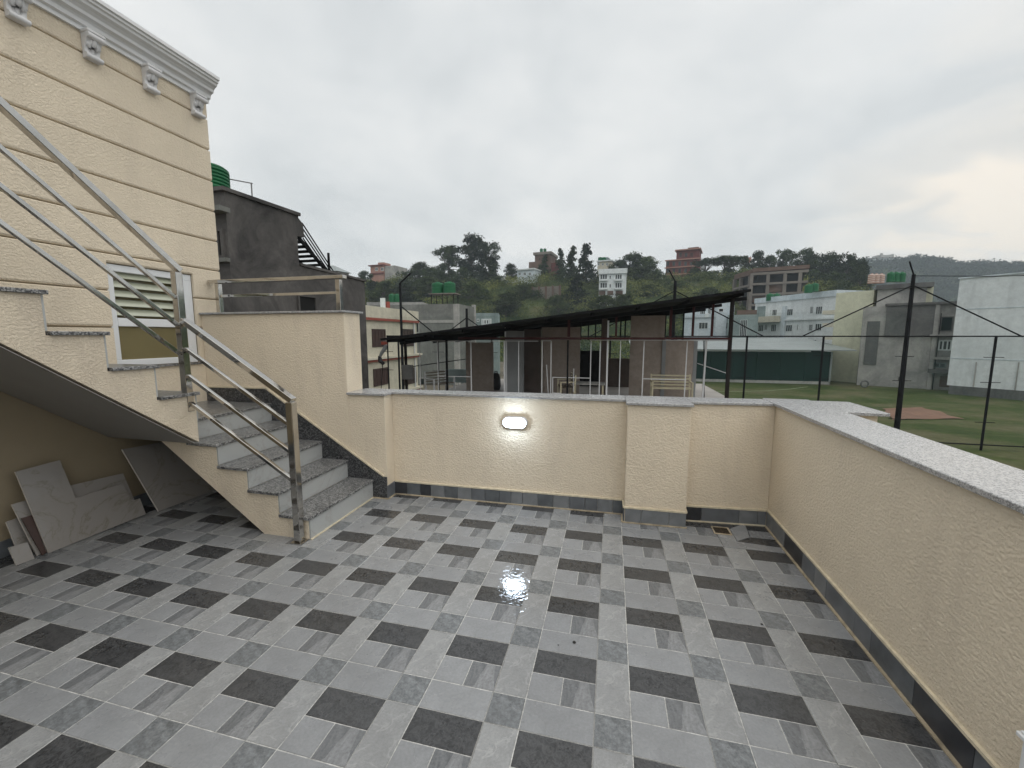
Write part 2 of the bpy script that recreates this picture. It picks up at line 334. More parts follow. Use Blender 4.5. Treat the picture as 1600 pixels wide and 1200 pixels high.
# ================================================================ parapet walls
def beads(parent, pts, z, w_=0.012, m='bead', h_=0.012):
    b = MB()
    for p, q in zip(pts[:-1], pts[1:]): b.bar((p[0], p[1], z), (q[0], q[1], z), w_, h_)
    return b.build('grout_bead', m, parent)
def skirting(parent, p, q, nx, ny, widths, seed, h_=0.115, th=0.010):
    """upright slate tiles along p->q, standing th in front of the wall on side (nx,ny)"""
    rr = random.Random(seed); P = Vector((p[0], p[1], 0)); Q = Vector((q[0], q[1], 0)); d = (Q - P); L = d.length; d.normalize(); n = Vector((nx, ny, 0)); x = 0; last = None
    while x < L - 0.004:
        w_ = min(rr.choice(widths), L - x)
        if L - x - w_ < 0.03: w_ = L - x
        m = rr.choice([k for k in ('slate_a', 'slate_a', 'slate_b', 'slate_b', 'slate_c', 'slate_d') if k != last or k != 'slate_c']); last = m
        t_ = th + rr.uniform(-0.0012, 0.0012)
        a = P + d * (x + 0.001); c = P + d * (x + w_ - 0.001)
        b = MB(); b.prism([a.xy, c.xy, (c + n * t_).xy, (a + n * t_).xy], 'Z', 0.002, h_); b.build('skirting_tile', m, parent, 0.0012)
        x += w_
# --- low back parapet
A0, A1 = (-1.455, 2.345), (0.555, 2.378)
bp_ = thing('back_parapet', 'low cream stucco parapet along the back with pier and granite coping', 'parapet wall', (0, 2.4, GZ))
b = MB(); b.prism([A0, A1, (0.555, 2.535), (-1.455, 2.49)], 'Z', GZ, 0.914); b.build('wall', 'stucco', bp_)
b = MB(); b.prism([(0.5555, 2.232), (0.998, 2.240), (0.998, 2.54), (0.5555, 2.535)], 'Z', GZ, 0.914); b.build('pier', 'stucco', bp_, 0.004)
b = MB(); b.prism([(0.9985, 2.372), (1.5985, 2.418), (1.5985, 2.60), (0.9985, 2.56)], 'Z', GZ, 0.914); b.build('wall', 'stucco', bp_)
zc0, zc1 = 0.9145, 0.9345
for poly in ([(-1.44, 2.322), (-0.42, 2.340), (-0.42, 2.545), (-1.44, 2.51)], [(-0.418, 2.340), (0.54, 2.356), (0.54, 2.575), (-0.418, 2.545)],
             [(0.5415, 2.208), (1.012, 2.216), (1.012, 2.59), (0.5415, 2.575)], [(1.0135, 2.352), (1.578, 2.400), (1.578, 2.625), (1.0135, 2.59)]):
    b = MB(); b.prism(poly, 'Z', zc0, zc1); b.build('coping_slab', 'granite_pale', bp_, 0.003)
skirting(bp_, (-1.452, 2.3449), (0.545, 2.3776), 0, -1, (0.10, 0.12, 0.13, 0.13), 3)
skirting(bp_, (0.558, 2.2318), (0.998, 2.2396), 0, -1, (0.12, 0.12, 0.2), 12)
skirting(bp_, (0.5554, 2.372), (0.5554, 2.234), -1, 0, (0.2,), 5)
skirting(bp_, (1.0, 2.372), (1.588, 2.417), 0, -1, (0.13, 0.27, 0.2, 0.13), 9)
beads(bp_, [(-1.45, 2.338), (0.546, 2.371), (0.549, 2.226), (0.998, 2.232), (1.003, 2.366), (1.59, 2.41)], 0.119, 0.014)
beads(bp_, [(-1.45, 2.330), (0.541, 2.362), (0.541, 2.219), (1.004, 2.227)], 0.0035, 0.016, 'bead_stained', 0.007)
beads(bp_, [(1.004, 2.358), (1.585, 2.401)], 0.0035, 0.014, 'bead', 0.007)
# --- right-hand parapet
rp_ = thing('side_parapet', 'long cream stucco parapet with a wide pale granite top beside the lawn', 'parapet wall', (1.7, 0, GZ))
b = MB(); b.box(1.6, 1.865, -3.2, 2.60, GZ, 0.914); b.build('wall', 'stucco', rp_)
b = MB(); b.box(1.8655, 2.10, 2.17, 2.56, GZ, 0.914); b.build('pier', 'stucco', rp_)
for y0, y1 in ((-3.2, -0.9), (-0.8985, 0.55), (0.5515, 2.63)):
    b = MB(); b.box(1.5795, 1.888, y0, y1, zc0 + 0.003, zc1 + 0.006); b.build('coping_slab', 'granite_pale', rp_, 0.003)
b = MB(); b.box(1.8895, 2.14, 2.12, 2.60, zc0 + 0.001, zc1 + 0.003); b.build('coping_slab', 'granite_pale', rp_, 0.003)
skirting(rp_, (1.5999, 2.405), (1.5999, -3.0), -1, 0, (0.13, 0.13, 0.2, 0.27, 0.16), 21, 0.118)
beads(rp_, [(1.594, 2.40), (1.594, -3.0)], 0.123, 0.013)
beads(rp_, [(1.583, 2.39), (1.583, -3.0)], 0.0035, 0.014, 'bead_stained', 0.007)
# --- tall wall beside the stairs
sw = thing('stair_side_wall', 'tall cream stucco wall rising behind the stairs with thin granite top', 'wall', (-2.5, 2.33, GZ))
b = MB(); b.prism([(-3.348, 2.222), (-1.812, 2.222), (-1.812, 2.45), (-3.348, 2.45)], 'Z', GZ, 1.622); b.build('wall', 'stucco', sw, 0.004)
b = MB(); b.prism([(-1.811, 2.222), (-1.456, 2.222), (-1.456, 2.48), (-1.811, 2.48)], 'Z', GZ, 0.9138); b.build('ledge', 'stucco', sw, 0.004)
b = MB(); b.box(-3.348, -1.79, 2.200, 2.475, 1.6225, 1.640); b.build('coping_slab', 'granite_pale', sw, 0.002)
b = MB(); b.box(-1.8105, -1.441, 2.200, 2.505, zc0, zc1 - 0.001); b.build('coping_slab', 'granite_pale', sw, 0.002)
b = MB(); b.prism([(-3.347, 0.70), (-3.347, 0.935), (-2.66, 0.94), (-1.482, 0.195), (-1.456, 0.195), (-1.456, 0.0), (-2.3, 0.0)], 'Y', 2.209, 2.2215); b.build('skirting_panel', 'granite_dark', sw, 0.001)
b = MB(); b.bar((-3.347, 2.212, 0.940), (-2.655, 2.212, 0.945), 0.016, 0.012); b.bar((-2.66, 2.212, 0.945), (-1.478, 2.212, 0.201), 0.016, 0.013); b.build('grout_bead', 'bead', sw)
b = MB(); b.box(-1.4555, -1.4455, 2.209, 2.332, 0.002, 0.118); b.build('skirting_tile', 'slate_a', sw, 0.001)
beads(sw, [(-1.60, 2.203), (-1.442, 2.203), (-1.440, 2.335)], 0.0035, 0.016, 'bead_stained', 0.007)
# --- short rail on top of the tall wall
wr = thing('wall_railing', 'short two-bar stainless railing on top of the tall stair wall', 'railing', (-2.6, 2.33, 1.640))
for x in (-3.24, -1.925):
    b = MB(); b.box(x - 0.022, x + 0.022, 2.308, 2.352, 1.640, 1.918); b.build('post', 'steel', wr, 0.004, 2)
    b = MB(); b.box(x - 0.035, x + 0.035, 2.295, 2.365, 1.6402, 1.6455); b.build('base_plate', 'steel', wr, 0.001)
b = MB(); b.box(-3.335, -1.862, 2.300, 2.360, 1.9185, 1.952); b.build('rail', 'steel', wr, 0.006, 2)
b = MB(); b.box(-3.217, -1.948, 2.318, 2.342, 1.788, 1.813); b.build('rail', 'steel', wr, 0.003, 2)

# ================================================================ wall lamp (lit)
lp = thing('bulkhead_lamp', 'lit oval white bulkhead lamp fixed on the back parapet', 'lamp', (-0.335, 2.36, 0.712))
def stadium(hw, hh, n=10):
    r_ = hh; c = hw - r_
    return [(c + r_ * math.cos(t), r_ * math.sin(t)) for t in [-math.pi / 2 + math.pi * k / n for k in range(n + 1)]] + [(-c + r_ * math.cos(t), r_ * math.sin(t)) for t in [math.pi / 2 + math.pi * k / n for k in range(n + 1)]]
def rings(mb, specs, cx_, cz_, smooth=True, mi=0):
    L = [stadium(hw, hh) for hw, hh, _ in specs]; n = len(L[0]); vs_ = [(cx_ + p[0], y, cz_ + p[1]) for l, (_, _, y) in zip(L, specs) for p in l]
    mb.add(vs_, [(i * n + k, i * n + (k + 1) % n, (i + 1) * n + (k + 1) % n, (i + 1) * n + k) for i in range(len(L) - 1) for k in range(n)], mi, smooth)
    mb.add(vs_[-n:], [list(range(n))], mi)
b = MB(); rings(b, [(0.106, 0.049, 2.362), (0.106, 0.049, 2.330), (0.101, 0.045, 2.322), (0.090, 0.036, 2.321), (0.088, 0.034, 2.327)], -0.335, 0.712); b.build('body', 'lamp_body', lp)
b = MB(); rings(b, [(0.0875, 0.0335, 2.3265), (0.087, 0.033, 2.300), (0.078, 0.026, 2.290), (0.05, 0.012, 2.286)], -0.335, 0.712); b.build('diffuser', 'lamp_glow', lp)

# ================================================================ the stair house
hs = thing('stair_house', 'cream stucco house wall with grooved bands and white bracketed cornice', 'house', (-4.5, 0, GZ))
FX = -3.35; WY0, WY1, WZ0, WZ1 = 1.505, 2.178, 1.178, 1.982
b = MB()
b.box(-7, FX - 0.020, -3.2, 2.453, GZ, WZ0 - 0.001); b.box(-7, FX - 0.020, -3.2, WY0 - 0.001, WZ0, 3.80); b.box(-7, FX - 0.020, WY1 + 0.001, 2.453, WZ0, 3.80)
b.box(-7, FX - 0.020, WY0, WY1, WZ1 + 0.001, 3.80); b.box(-7, FX - 0.12, WY0, WY1, WZ0, WZ1); b.build('wall', 'smooth_cream_shaded', hs)
b = MB(); b.box(FX + 0.002, -1.75, -3.2, -1.66, 0.0, 3.36); b.build('wing', 'stucco', hs)  # unseen block added behind the camera to shade the stair side of the floor
zs = [3.60 + 0.03] + [3.46 - 0.281 * k for k in range(8)]
def band(y0, y1, z0, z1):
    if y1 - y0 < 0.01 or z1 - z0 < 0.01: return
    b = MB(); g = 0.011; c = 0.008
    b.prism([(FX - 0.021, z0 + 0.004), (FX - 0.006, z0 + g * 0.7), (FX, z0 + g + c), (FX, z1 - g), (FX - 0.006, z1 - g * 0.5), (FX - 0.021, z1 - 0.002)], 'Y', y0, y1); b.build('stucco_band', 'stucco', hs)
for z1, z0 in zip(zs[:-1], zs[1:]):
    lo, hi = max(z0, WZ0), min(z1, WZ1)
    if hi - lo > 0.02:
        band(-3.2, WY0, z0, z1); band(WY1, 2.455, z0, z1)
        if z0 < WZ0: band(WY0 + 0.0005, WY1 - 0.0005, z0, WZ0 - 0.0005)
        if z1 > WZ1: band(WY0 + 0.0005, WY1 - 0.0005, WZ1 + 0.0005, z1)
    else: band(-3.2, 2.455, z0, z1)
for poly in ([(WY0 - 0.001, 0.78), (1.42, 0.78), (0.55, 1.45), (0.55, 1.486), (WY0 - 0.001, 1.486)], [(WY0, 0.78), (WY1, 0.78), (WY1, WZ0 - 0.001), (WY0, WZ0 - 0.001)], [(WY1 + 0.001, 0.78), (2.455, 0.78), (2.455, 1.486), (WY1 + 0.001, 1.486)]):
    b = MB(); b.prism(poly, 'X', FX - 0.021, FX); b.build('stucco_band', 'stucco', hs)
prof = [(0, 3.600), (0.022, 3.600), (0.024, 3.628), (0.045, 3.636), (0.050, 3.662), (0.060, 3.674), (0.085, 3.684), (0.090, 3.705), (0.108, 3.722), (0.130, 3.734), (0.134, 3.752), (0.150, 3.758), (0.150, 3.774), (0.166, 3.780), (0.166, 3.806), (-0.1, 3.806)]
b = MB(); b.prism([(FX + o, z) for o, z in prof] + [(FX - 0.1, 3.60)], 'Y', -3.2, 2.468); b.build('cornice', 'white_paint', hs)
def corbel(yc):
    b = MB(); hw = 0.048
    outl = [(0, 3.425), (0.030, 3.425), (0.044, 3.432), (0.047, 3.445), (0.040, 3.455), (0.030, 3.463), (0.028, 3.485), (0.036, 3.515), (0.055, 3.548), (0.075, 3.572), (0.082, 3.588), (0.078, 3.599), (0, 3.599)]
    b.prism([(FX + o - 0.002, z) for o, z in outl], 'Y', yc - hw, yc + hw)
    b.box(FX, FX + 0.086, yc - hw - 0.008, yc + hw + 0.008, 3.5905, 3.6115)
    o = b.build('corbel', 'white_plaster', hs, 0.004)
    d = MB()                                             # carved leaf and scrolls on the front
    d.tube([(FX + 0.034, yc - hw - 0.003, 3.443), (FX + 0.034, yc + hw + 0.003, 3.443)], 0.019, 10); d.tube([(FX + 0.066, yc - hw - 0.004, 3.574), (FX + 0.066, yc + hw + 0.004, 3.574)], 0.021, 10)
    for s_, r0, zt, zb_ in ((0, 0.017, 3.572, 3.462), (-0.026, 0.012, 3.556, 3.478), (0.026, 0.012, 3.556, 3.478), (-0.040, 0.009, 3.535, 3.50), (0.040, 0.009, 3.535, 3.50)):
        pts = []; 
        for k in range(7):
            z = zt + (zb_ - zt) * k / 6; oo = 0.026 + 0.050 * max(0.0, (z - 3.485) / 0.105) ** 1.25; pts.append((FX + oo, yc + s_ * (1 - 0.35 * abs(k - 3) / 3), z))
        d.tube(pts, [r0 * q for q in (0.35, 0.8, 1.0, 1.05, 0.95, 0.7, 0.3)], 8)
    d.build('carving', 'white_plaster', o)
for k in range(9): corbel(2.345 - 0.396 * k)
# window
wn = MB(); fx = FX - 0.035
def yz(mb, y0, y1, z0, z1, x0, x1, mi=0): mb.box(x0, x1, y0, y1, z0, z1, mi)
fr = MB(); X0, X1 = fx - 0.03, fx + 0.012
yz(fr, WY0 + .002, WY1 - .002, WZ1 - 0.055, WZ1 - .002, X0, X1); yz(fr, WY0 + .002, WY1 - .002, WZ0 + .002, WZ0 + 0.055, X0, X1)
yz(fr, WY0 + .002, WY0 + 0.05, WZ0 + 0.0555, WZ1 - 0.0555, X0, X1); yz(fr, 2.022, WY1 - .002, WZ0 + 0.0555, WZ1 - 0.0555, X0, X1)
yz(fr, WY0 + 0.0505, 2.0215, 1.50, 1.566, X0, X1); win = fr.build('window', 'alu_white', hs, 0.003)
g = MB(); yz(g, WY0 + 0.045, 2.027, WZ0 + 0.05, 1.503, fx - 0.014, fx - 0.008); g.build('pane', 'glass_olive', win)
g = MB(); yz(g, WY0 + 0.045, 2.027, 1.563, WZ1 - 0.05, fx - 0.045, fx - 0.04); g.build('backing', 'glass_olive', win)
for k in range(5):
    z = 1.585 + k * 0.073; g = MB()
    g.prism([(fx - 0.034, z + 0.052), (fx - 0.030, z + 0.055), (fx + 0.004, z + 0.004), (fx, z)], 'Y', WY0 + 0.051, 2.021); g.build('louvre_slat', 'louvre_glass', win)
g = MB()
for k in range(6): yz(g, 2.072, 2.092, 1.575 + k * 0.061, 1.622 + k * 0.061, fx + 0.0125, fx + 0.0135)
g.build('lattice', 'dark_inside', win)
g = MB(); yz(g, WY0 - 0.01, WY1 + 0.01, WZ0 - 0.018, WZ0 - 0.001, FX - 0.02, FX + 0.02); g.build('sill', 'granite', win, 0.002)
b = MB(); b.box(FX - 0.019, FX - 0.008, -3.0, 2.1, 0.002, 0.11); b.build('skirting', 'slate_d', hs)

# ================================================================ stairs
st = thing('staircase', 'cream turning staircase with speckled granite treads and white marble risers', 'staircase', (-2.4, 1.8, 0))
YO, YW = 1.425, 2.2085                                # open side, wall side
NX = [-1.58, -1.825, -2.08, -2.335, -2.60]; TZ = [0.168, 0.326, 0.484, 0.645, 0.805]; tt = 0.022
out = [(-1.605, 0.0)]
for i in range(5):
    xb = NX[i] - 0.025; out.append((xb, TZ[i] - tt))
    out.append((NX[i + 1] - 0.025 if i < 4 else -3.349, TZ[i] - tt))
out += [(-3.349, 0.655), (-2.90, 0.655), (-1.985, 0.0)]
b = MB(); b.prism(out, 'Y', YO, YW); b.build('stair_body', 'stucco_weathered', st)
for i in range(5):
    xe = NX[i + 1] - 0.012 if i < 4 else -3.349
    b = MB(); b.box(xe, NX[i], YO - 0.018 if i < 4 else YO, YW, TZ[i] - tt + 0.0003, TZ[i]); b.build('tread', 'granite', st, 0.003)
    z0 = 0.003 if i == 0 else TZ[i - 1] + 0.0005
    b = MB(); b.box(NX[i] - 0.0248, NX[i] - 0.013, YO + 0.004, YW, z0, TZ[i] - tt - 0.0003); b.build('riser', 'marble_riser', st, 0.001)
beads(st, [(-1.588, YO), (-1.588, 2.2)], 0.004, 0.012, 'bead', 0.008)
# second flight climbs along the house
SX = -2.50; f2z = [1.020 + 0.215 * k for k in range(11)]; f2y = [1.445 - 0.257 * k for k in range(12)]
out = [(f2y[0] - 0.025, 0.650)]
for k in range(11):
    out.append((f2y[k] - 0.025, f2z[k] - tt)); out.append((f2y[k + 1] - 0.025, f2z[k] - tt))
ye = f2y[11] - 0.025
out.append((ye, 1.372 - 0.80 * (ye - 0.475))); 
b = MB(); b.prism(out, 'X', -3.349, SX); b.build('stair_body', 'stucco_weathered', st)
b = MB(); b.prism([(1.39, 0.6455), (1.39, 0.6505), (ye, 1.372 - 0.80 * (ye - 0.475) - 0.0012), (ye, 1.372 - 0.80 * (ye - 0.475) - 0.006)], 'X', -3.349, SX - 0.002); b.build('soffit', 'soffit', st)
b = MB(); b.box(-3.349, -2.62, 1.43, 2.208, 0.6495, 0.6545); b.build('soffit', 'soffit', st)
for k in range(11):
    b = MB(); b.box(-3.349, SX + 0.020, f2y[k + 1] - 0.012, f2y[k], f2z[k] - tt + 0.0003, f2z[k]); b.build('tread', 'granite', st, 0.003)
    b = MB(); b.box(-3.349, SX - 0.003, f2y[k] - 0.0248, f2y[k] - 0.013, (f2z[k - 1] if k else TZ[4]) + 0.0005, f2z[k] - tt - 0.0003); b.build('riser', 'marble_riser', st, 0.001)

# ================================================================ stainless stair railing
ra = thing('stair_railing', 'four-bar stainless railing following the turning stairs', 'railing', (-1.65, 1.385, 0))
PY = 1.385
b = MB(); b.box(-1.675, -1.625, PY - 0.025, PY + 0.025, 0.006, 0.985); b.build('post', 'steel', ra, 0.004, 2)
b = MB(); b.box(-1.695, -1.605, PY - 0.042, PY + 0.042, 0.001, 0.0065); b.build('base_plate', 'steel', ra, 0.001)
b = MB(); b.box(-2.545, -2.497, PY - 0.026, PY + 0.022, 0.885, 1.862); b.build('post', 'steel', ra, 0.004, 2)
for k, (za, zb) in enumerate(((0.995, 1.532), (0.832, 1.333), (0.640, 1.141), (0.441, 0.945))):
    w_ = 0.048 if k == 0 else 0.024
    b = MB(); xa = -1.630 if k == 0 else -1.674
    b.bar((xa, PY, za + (-0.0 if k else 0)), (-2.498, PY, zb), w_, 0.036 if k == 0 else 0.024); b.build('rail', 'steel', ra, 0.003, 2)
for k, (za, zl, yl) in enumerate(((1.875, 2.558, 0.605), (1.687, 2.358, 0.584), (1.50, 2.150, 0.575), (1.298, 1.985, 0.552))):
    sl_ = (zl - za) / (yl - PY); sl_ = (sl_ - 0.84) / 2; y2 = -1.6
    b = MB(); w_ = 0.048 if k == 0 else 0.024
    b.bar((-2.521, PY + (0.02 if k == 0 else -0.026), za), (-2.521, y2, za + sl_ * (y2 - PY)), w_, 0.036 if k == 0 else 0.024); b.build('rail', 'steel', ra, 0.003, 2)
b = MB(); b.box(-2.545, -2.497, -1.62, -1.575, 3.2, 4.3); b.build('post', 'steel', ra, 0.004, 2)

# ================================================================ offcuts of marble leaning under the stairs
def lean(pts, x0, x1, z1, th, label, name='marble_offcut', m=('marble_slab', 'marble_edge'), cat='stone slab', group='marble offcuts under the stairs'):
    """pixels -> a slab of thickness th in the plane through (x0, z=0) and (x1, z=z1)"""
    n = Vector((z1, 0, x0 - x1)).normalized(); p0 = Vector((x0, 0, 0)); P = []
    for q in pts:
        d = ray(*q); P.append(CAM + d * ((p0 - CAM).dot(n) / d.dot(n)))
    lo = min(p.z for p in P); P = [p + Vector((0, 0, 0.002 - lo)) if True else p for p in P]
    k = len(P); b = MB(); vs_ = P + [p - n * th for p in P]
    A = sum((P[i].y * P[(i + 1) % k].z - P[(i + 1) % k].y * P[i].z) for i in range(k))
    f0 = list(range(k)) if A > 0 else list(range(k))[::-1]
    b.add(vs_, [f0], 0); b.add(vs_, [[i + k for i in f0[::-1]]], 0)
    b.add(vs_, [(i, i + k, (i + 1) % k + k, (i + 1) % k) if A > 0 else (i, (i + 1) % k, (i + 1) % k + k, i + k) for i in range(k)], 1)
    o = b.build(name, list(m)); return tag(o, label, cat, group)
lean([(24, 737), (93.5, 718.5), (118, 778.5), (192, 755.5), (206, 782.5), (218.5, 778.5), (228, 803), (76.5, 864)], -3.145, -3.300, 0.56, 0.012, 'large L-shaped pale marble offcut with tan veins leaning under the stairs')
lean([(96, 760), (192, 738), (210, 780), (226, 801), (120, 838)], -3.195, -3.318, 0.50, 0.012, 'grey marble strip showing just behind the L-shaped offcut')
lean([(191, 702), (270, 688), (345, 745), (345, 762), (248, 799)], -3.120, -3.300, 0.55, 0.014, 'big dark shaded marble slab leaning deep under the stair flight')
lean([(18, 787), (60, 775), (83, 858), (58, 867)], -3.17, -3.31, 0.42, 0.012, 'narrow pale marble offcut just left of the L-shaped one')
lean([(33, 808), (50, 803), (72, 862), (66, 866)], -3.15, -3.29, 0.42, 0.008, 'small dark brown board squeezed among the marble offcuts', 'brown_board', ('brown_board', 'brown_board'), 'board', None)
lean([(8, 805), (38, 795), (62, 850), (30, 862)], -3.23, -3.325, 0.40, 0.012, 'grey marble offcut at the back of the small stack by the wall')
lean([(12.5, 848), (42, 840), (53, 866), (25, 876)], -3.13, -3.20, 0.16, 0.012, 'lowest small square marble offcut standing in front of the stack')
wp = thing('white_pipe_stub', 'white capped plastic pipe end by the side parapet at the frame edge', 'pipe', (1.565, 0.385, 0))
b = MB(); b.lathe([(0.018, 0.0), (0.018, 0.33)], (1.565, 0.385, 0), 16); b.build('pipe', 'white_paint', wp)
b = MB(); b.box(1.541, 1.588, 0.361, 0.409, 0.327, 0.342); b.box(1.546, 1.583, 0.367, 0.403, 0.342, 0.350); b.build('cap', 'white_paint', wp, 0.003)
# ================================================================ beyond the terrace: materials
def stained(base, dark, sc_=0.35, streak=True):
    def fn(t, b, vec):
        a = noise(t, vec, sc_, 7, 0.68, 0.8); c = ramp_n(t, a, [(0.35, dark), (0.65, base)])
        if streak:
            s_ = noise(t, vec, 1.1, 5, 0.6, 0.2, (1, 1, 0.12)); c = mix_n(t, ramp_n(t, s_, [(0.5, 0.0), (0.78, 0.5)]), c, tuple(x * 0.6 for x in dark))
        f = noise(t, vec, sc_ * 9, 5, 0.7); c = mix_n(t, 1.0, c, ramp_n(t, f, [(0.3, 0.86), (0.7, 1.08)]), 'MULTIPLY')
        t.links.new(c, b.inputs['Base Color'])
    return fn
mat('bare_cement', (0.085, 0.082, 0.08), 0.9, spec=0.2, fn=stained((0.125, 0.118, 0.113), (0.050, 0.048, 0.048), 0.9, False))
mat('pale_cement', (0.22, 0.22, 0.21), 0.9, spec=0.2, fn=stained((0.225, 0.23, 0.215), (0.14, 0.145, 0.135), 0.35))
mat('cream_render', (0.56, 0.52, 0.42), 0.85, spec=0.2, fn=stained((0.60, 0.565, 0.46), (0.50, 0.47, 0.38), 0.3))
mat('lime_render', (0.60, 0.59, 0.44), 0.85, spec=0.2, fn=stained((0.60, 0.60, 0.46), (0.52, 0.52, 0.39), 0.25))
mat('white_render', (0.62, 0.66, 0.67), 0.85, spec=0.2, fn=stained((0.68, 0.72, 0.72), (0.60, 0.64, 0.65), 0.25))
mat('blue_render', (0.55, 0.62, 0.66), 0.85, spec=0.2, fn=stained((0.58, 0.64, 0.67), (0.47, 0.54, 0.58), 0.25))
mat('grey_render', (0.33, 0.335, 0.32), 0.85, spec=0.2, fn=stained((0.42, 0.41, 0.385), (0.25, 0.25, 0.24), 0.4))
mat('dark_render', (0.13, 0.13, 0.13), 0.9, spec=0.2, fn=stained((0.15, 0.15, 0.145), (0.085, 0.085, 0.085), 0.5))
mat('moss_render', (0.25, 0.31, 0.31), 0.9, spec=0.2, fn=stained((0.28, 0.34, 0.335), (0.18, 0.23, 0.23), 0.35))
mat('red_trim', (0.26, 0.06, 0.04), 0.7, var=0.15)
mat('brown_shutter', (0.045, 0.022, 0.018), 0.6, var=0.3, vscale=4)
mat('far_pane', (0.03, 0.036, 0.038), 0.25, var=0.3, vscale=0.8)
mat('far_frame', (0.62, 0.66, 0.66), 0.6)
mat('brick_red', (0.15, 0.052, 0.048), 0.9, spec=0.2, var=0.18, vscale=0.6)
mat('brick_brown', (0.135, 0.092, 0.073), 0.9, spec=0.2, var=0.2, vscale=0.5)
mat('pink_render', (0.36, 0.20, 0.16), 0.9, spec=0.2, var=0.12, vscale=0.5)
mat('frame_concrete', (0.19, 0.17, 0.15), 0.9, spec=0.2, var=0.2, vscale=0.4)
mat('dark_void', (0.018, 0.018, 0.018), 0.9, spec=0.1)
mat('tank_green', (0.004, 0.105, 0.036), 0.5, spec=0.3, var=0.15, vscale=2)
def stripes(t, b, vec):
    wv = N(t, 'ShaderNodeTexWave'); wv.bands_direction = 'Z'; wv.inputs['Scale'].default_value = 1.35; wv.inputs['Distortion'].default_value = 0.6; t.links.new(vec, wv.inputs[0])
    t.links.new(ramp_n(t, wv.outputs[1], [(0.4, (0.30, 0.14, 0.10)), (0.6, (0.55, 0.47, 0.41))]), b.inputs['Base Color'])
mat('tank_striped', (0.42, 0.24, 0.19), 0.5, fn=stripes)
mat('black_steel', (0.005, 0.005, 0.006), 0.7, spec=0.15)
mat('brown_steel', (0.014, 0.010, 0.009), 0.6, spec=0.2)
mat('red_steel', (0.040, 0.008, 0.008), 0.6, spec=0.25, var=0.2)
mat('white_tube', (0.58, 0.59, 0.60), 0.45)
mat('roof_sheet', (0.026, 0.030, 0.027), 0.8, spec=0.2, var=0.3, vscale=0.7)
mat('roof_dark', (0.008, 0.008, 0.009), 0.8, spec=0.15, var=0.2)
mat('board_brown', (0.20, 0.155, 0.125), 0.85, spec=0.2, fn=stained((0.37, 0.315, 0.275), (0.29, 0.245, 0.21), 0.9))
mat('board_dark', (0.10, 0.08, 0.07), 0.85, spec=0.2, var=0.2, vscale=1.5)
mat('board_grey', (0.24, 0.25, 0.255), 0.8, var=0.12, vscale=2)
mat('bench_paint', (0.52, 0.47, 0.33), 0.55, var=0.12, vscale=4)
mat('bench_slat', (0.16, 0.135, 0.105), 0.7, var=0.2, vscale=6)
mat('pavilion_floor', (0.30, 0.28, 0.26), 0.6, var=0.15, vscale=1.2)
mat('green_cloth', (0.002, 0.016, 0.013), 0.85, spec=0.2, var=0.3, vscale=0.4, stretch=(1, 1, 0.15))
mat('sheet_metal', (0.24, 0.27, 0.27), 0.45, metal=0.3, var=0.15, vscale=0.4)
mat('tarp', (0.15, 0.078, 0.048), 0.8, var=0.25, vscale=1.2, bump=0.4, bscale=3, bdist=0.1)
mat('white_line', (0.32, 0.36, 0.25), 0.9)
mat('black_bag', (0.012, 0.012, 0.014), 0.6)
mat('grey_cable', (0.20, 0.20, 0.20), 0.6)
def lawn_fn(t, b, vec):
    a = noise(t, vec, 0.13, 6, 0.65, 0.4); f = noise(t, vec, 2.2, 6, 0.75)
    c = ramp_n(t, a, [(0.33, (0.026, 0.042, 0.011)), (0.46, (0.046, 0.064, 0.018)), (0.60, (0.095, 0.09, 0.048))])
    tr = noise(t, vec, 0.5, 5, 0.7, 1.0, (0.25, 1, 1)); c = mix_n(t, ramp_n(t, tr, [(0.5, 0.0), (0.7, 0.55)]), c, (0.10, 0.095, 0.055))
    t.links.new(mix_n(t, 1.0, c, ramp_n(t, f, [(0.3, 0.72), (0.7, 1.22)]), 'MULTIPLY'), b.inputs['Base Color'])
mat('lawn', (0.05, 0.08, 0.02), 0.95, spec=0.1, fn=lawn_fn)
mat('dirt', (0.13, 0.115, 0.09), 0.95, spec=0.1, var=0.3, vscale=0.15)
def hill_fn(t, b, vec):
    a = noise(t, vec, 0.06, 7, 0.65)
    t.links.new(ramp_n(t, a, [(0.35, (0.022, 0.038, 0.016)), (0.55, (0.05, 0.068, 0.024)), (0.72, (0.12, 0.105, 0.06))]), b.inputs['Base Color'])
mat('hillside', (0.04, 0.06, 0.02), 0.95, spec=0.05, fn=hill_fn)
def leaf(name, lo, hi, sc_=0.5):
    def fn(t, b, vec):
        oi = N(t, 'ShaderNodeObjectInfo')
        a = noise(t, vec, sc_, 3); c = ramp_n(t, a, [(0.35, lo), (0.65, hi)])
        c = mix_n(t, 1.0, c, ramp_n(t, oi.outputs['Random'], [(0, 0.7), (1, 1.7)]), 'MULTIPLY'); t.links.new(c, b.inputs['Base Color'])
        b.inputs['Subsurface Weight'].default_value = 0.0
    mat(name, lo, 0.8, spec=0.1, fn=fn)
leaf('leaf_dark', (0.009, 0.017, 0.007), (0.036, 0.052, 0.02))
leaf('leaf_mid', (0.016, 0.028, 0.009), (0.060, 0.080, 0.024))
leaf('leaf_scrub', (0.015, 0.028, 0.008), (0.14, 0.155, 0.045), 0.10)
mat('bark', (0.06, 0.05, 0.042), 0.9, var=0.3)
def net_mat(name, colr, a):
    m = bpy.data.materials.new(name); m.use_nodes = True; t = m.node_tree; b = t.nodes['Principled BSDF']
    b.inputs['Base Color'].default_value = (*colr, 1); b.inputs['Roughness'].default_value = 0.9; b.inputs['Alpha'].default_value = a; M[name] = m
net_mat('net', (0.004, 0.075, 0.045), 0.10)

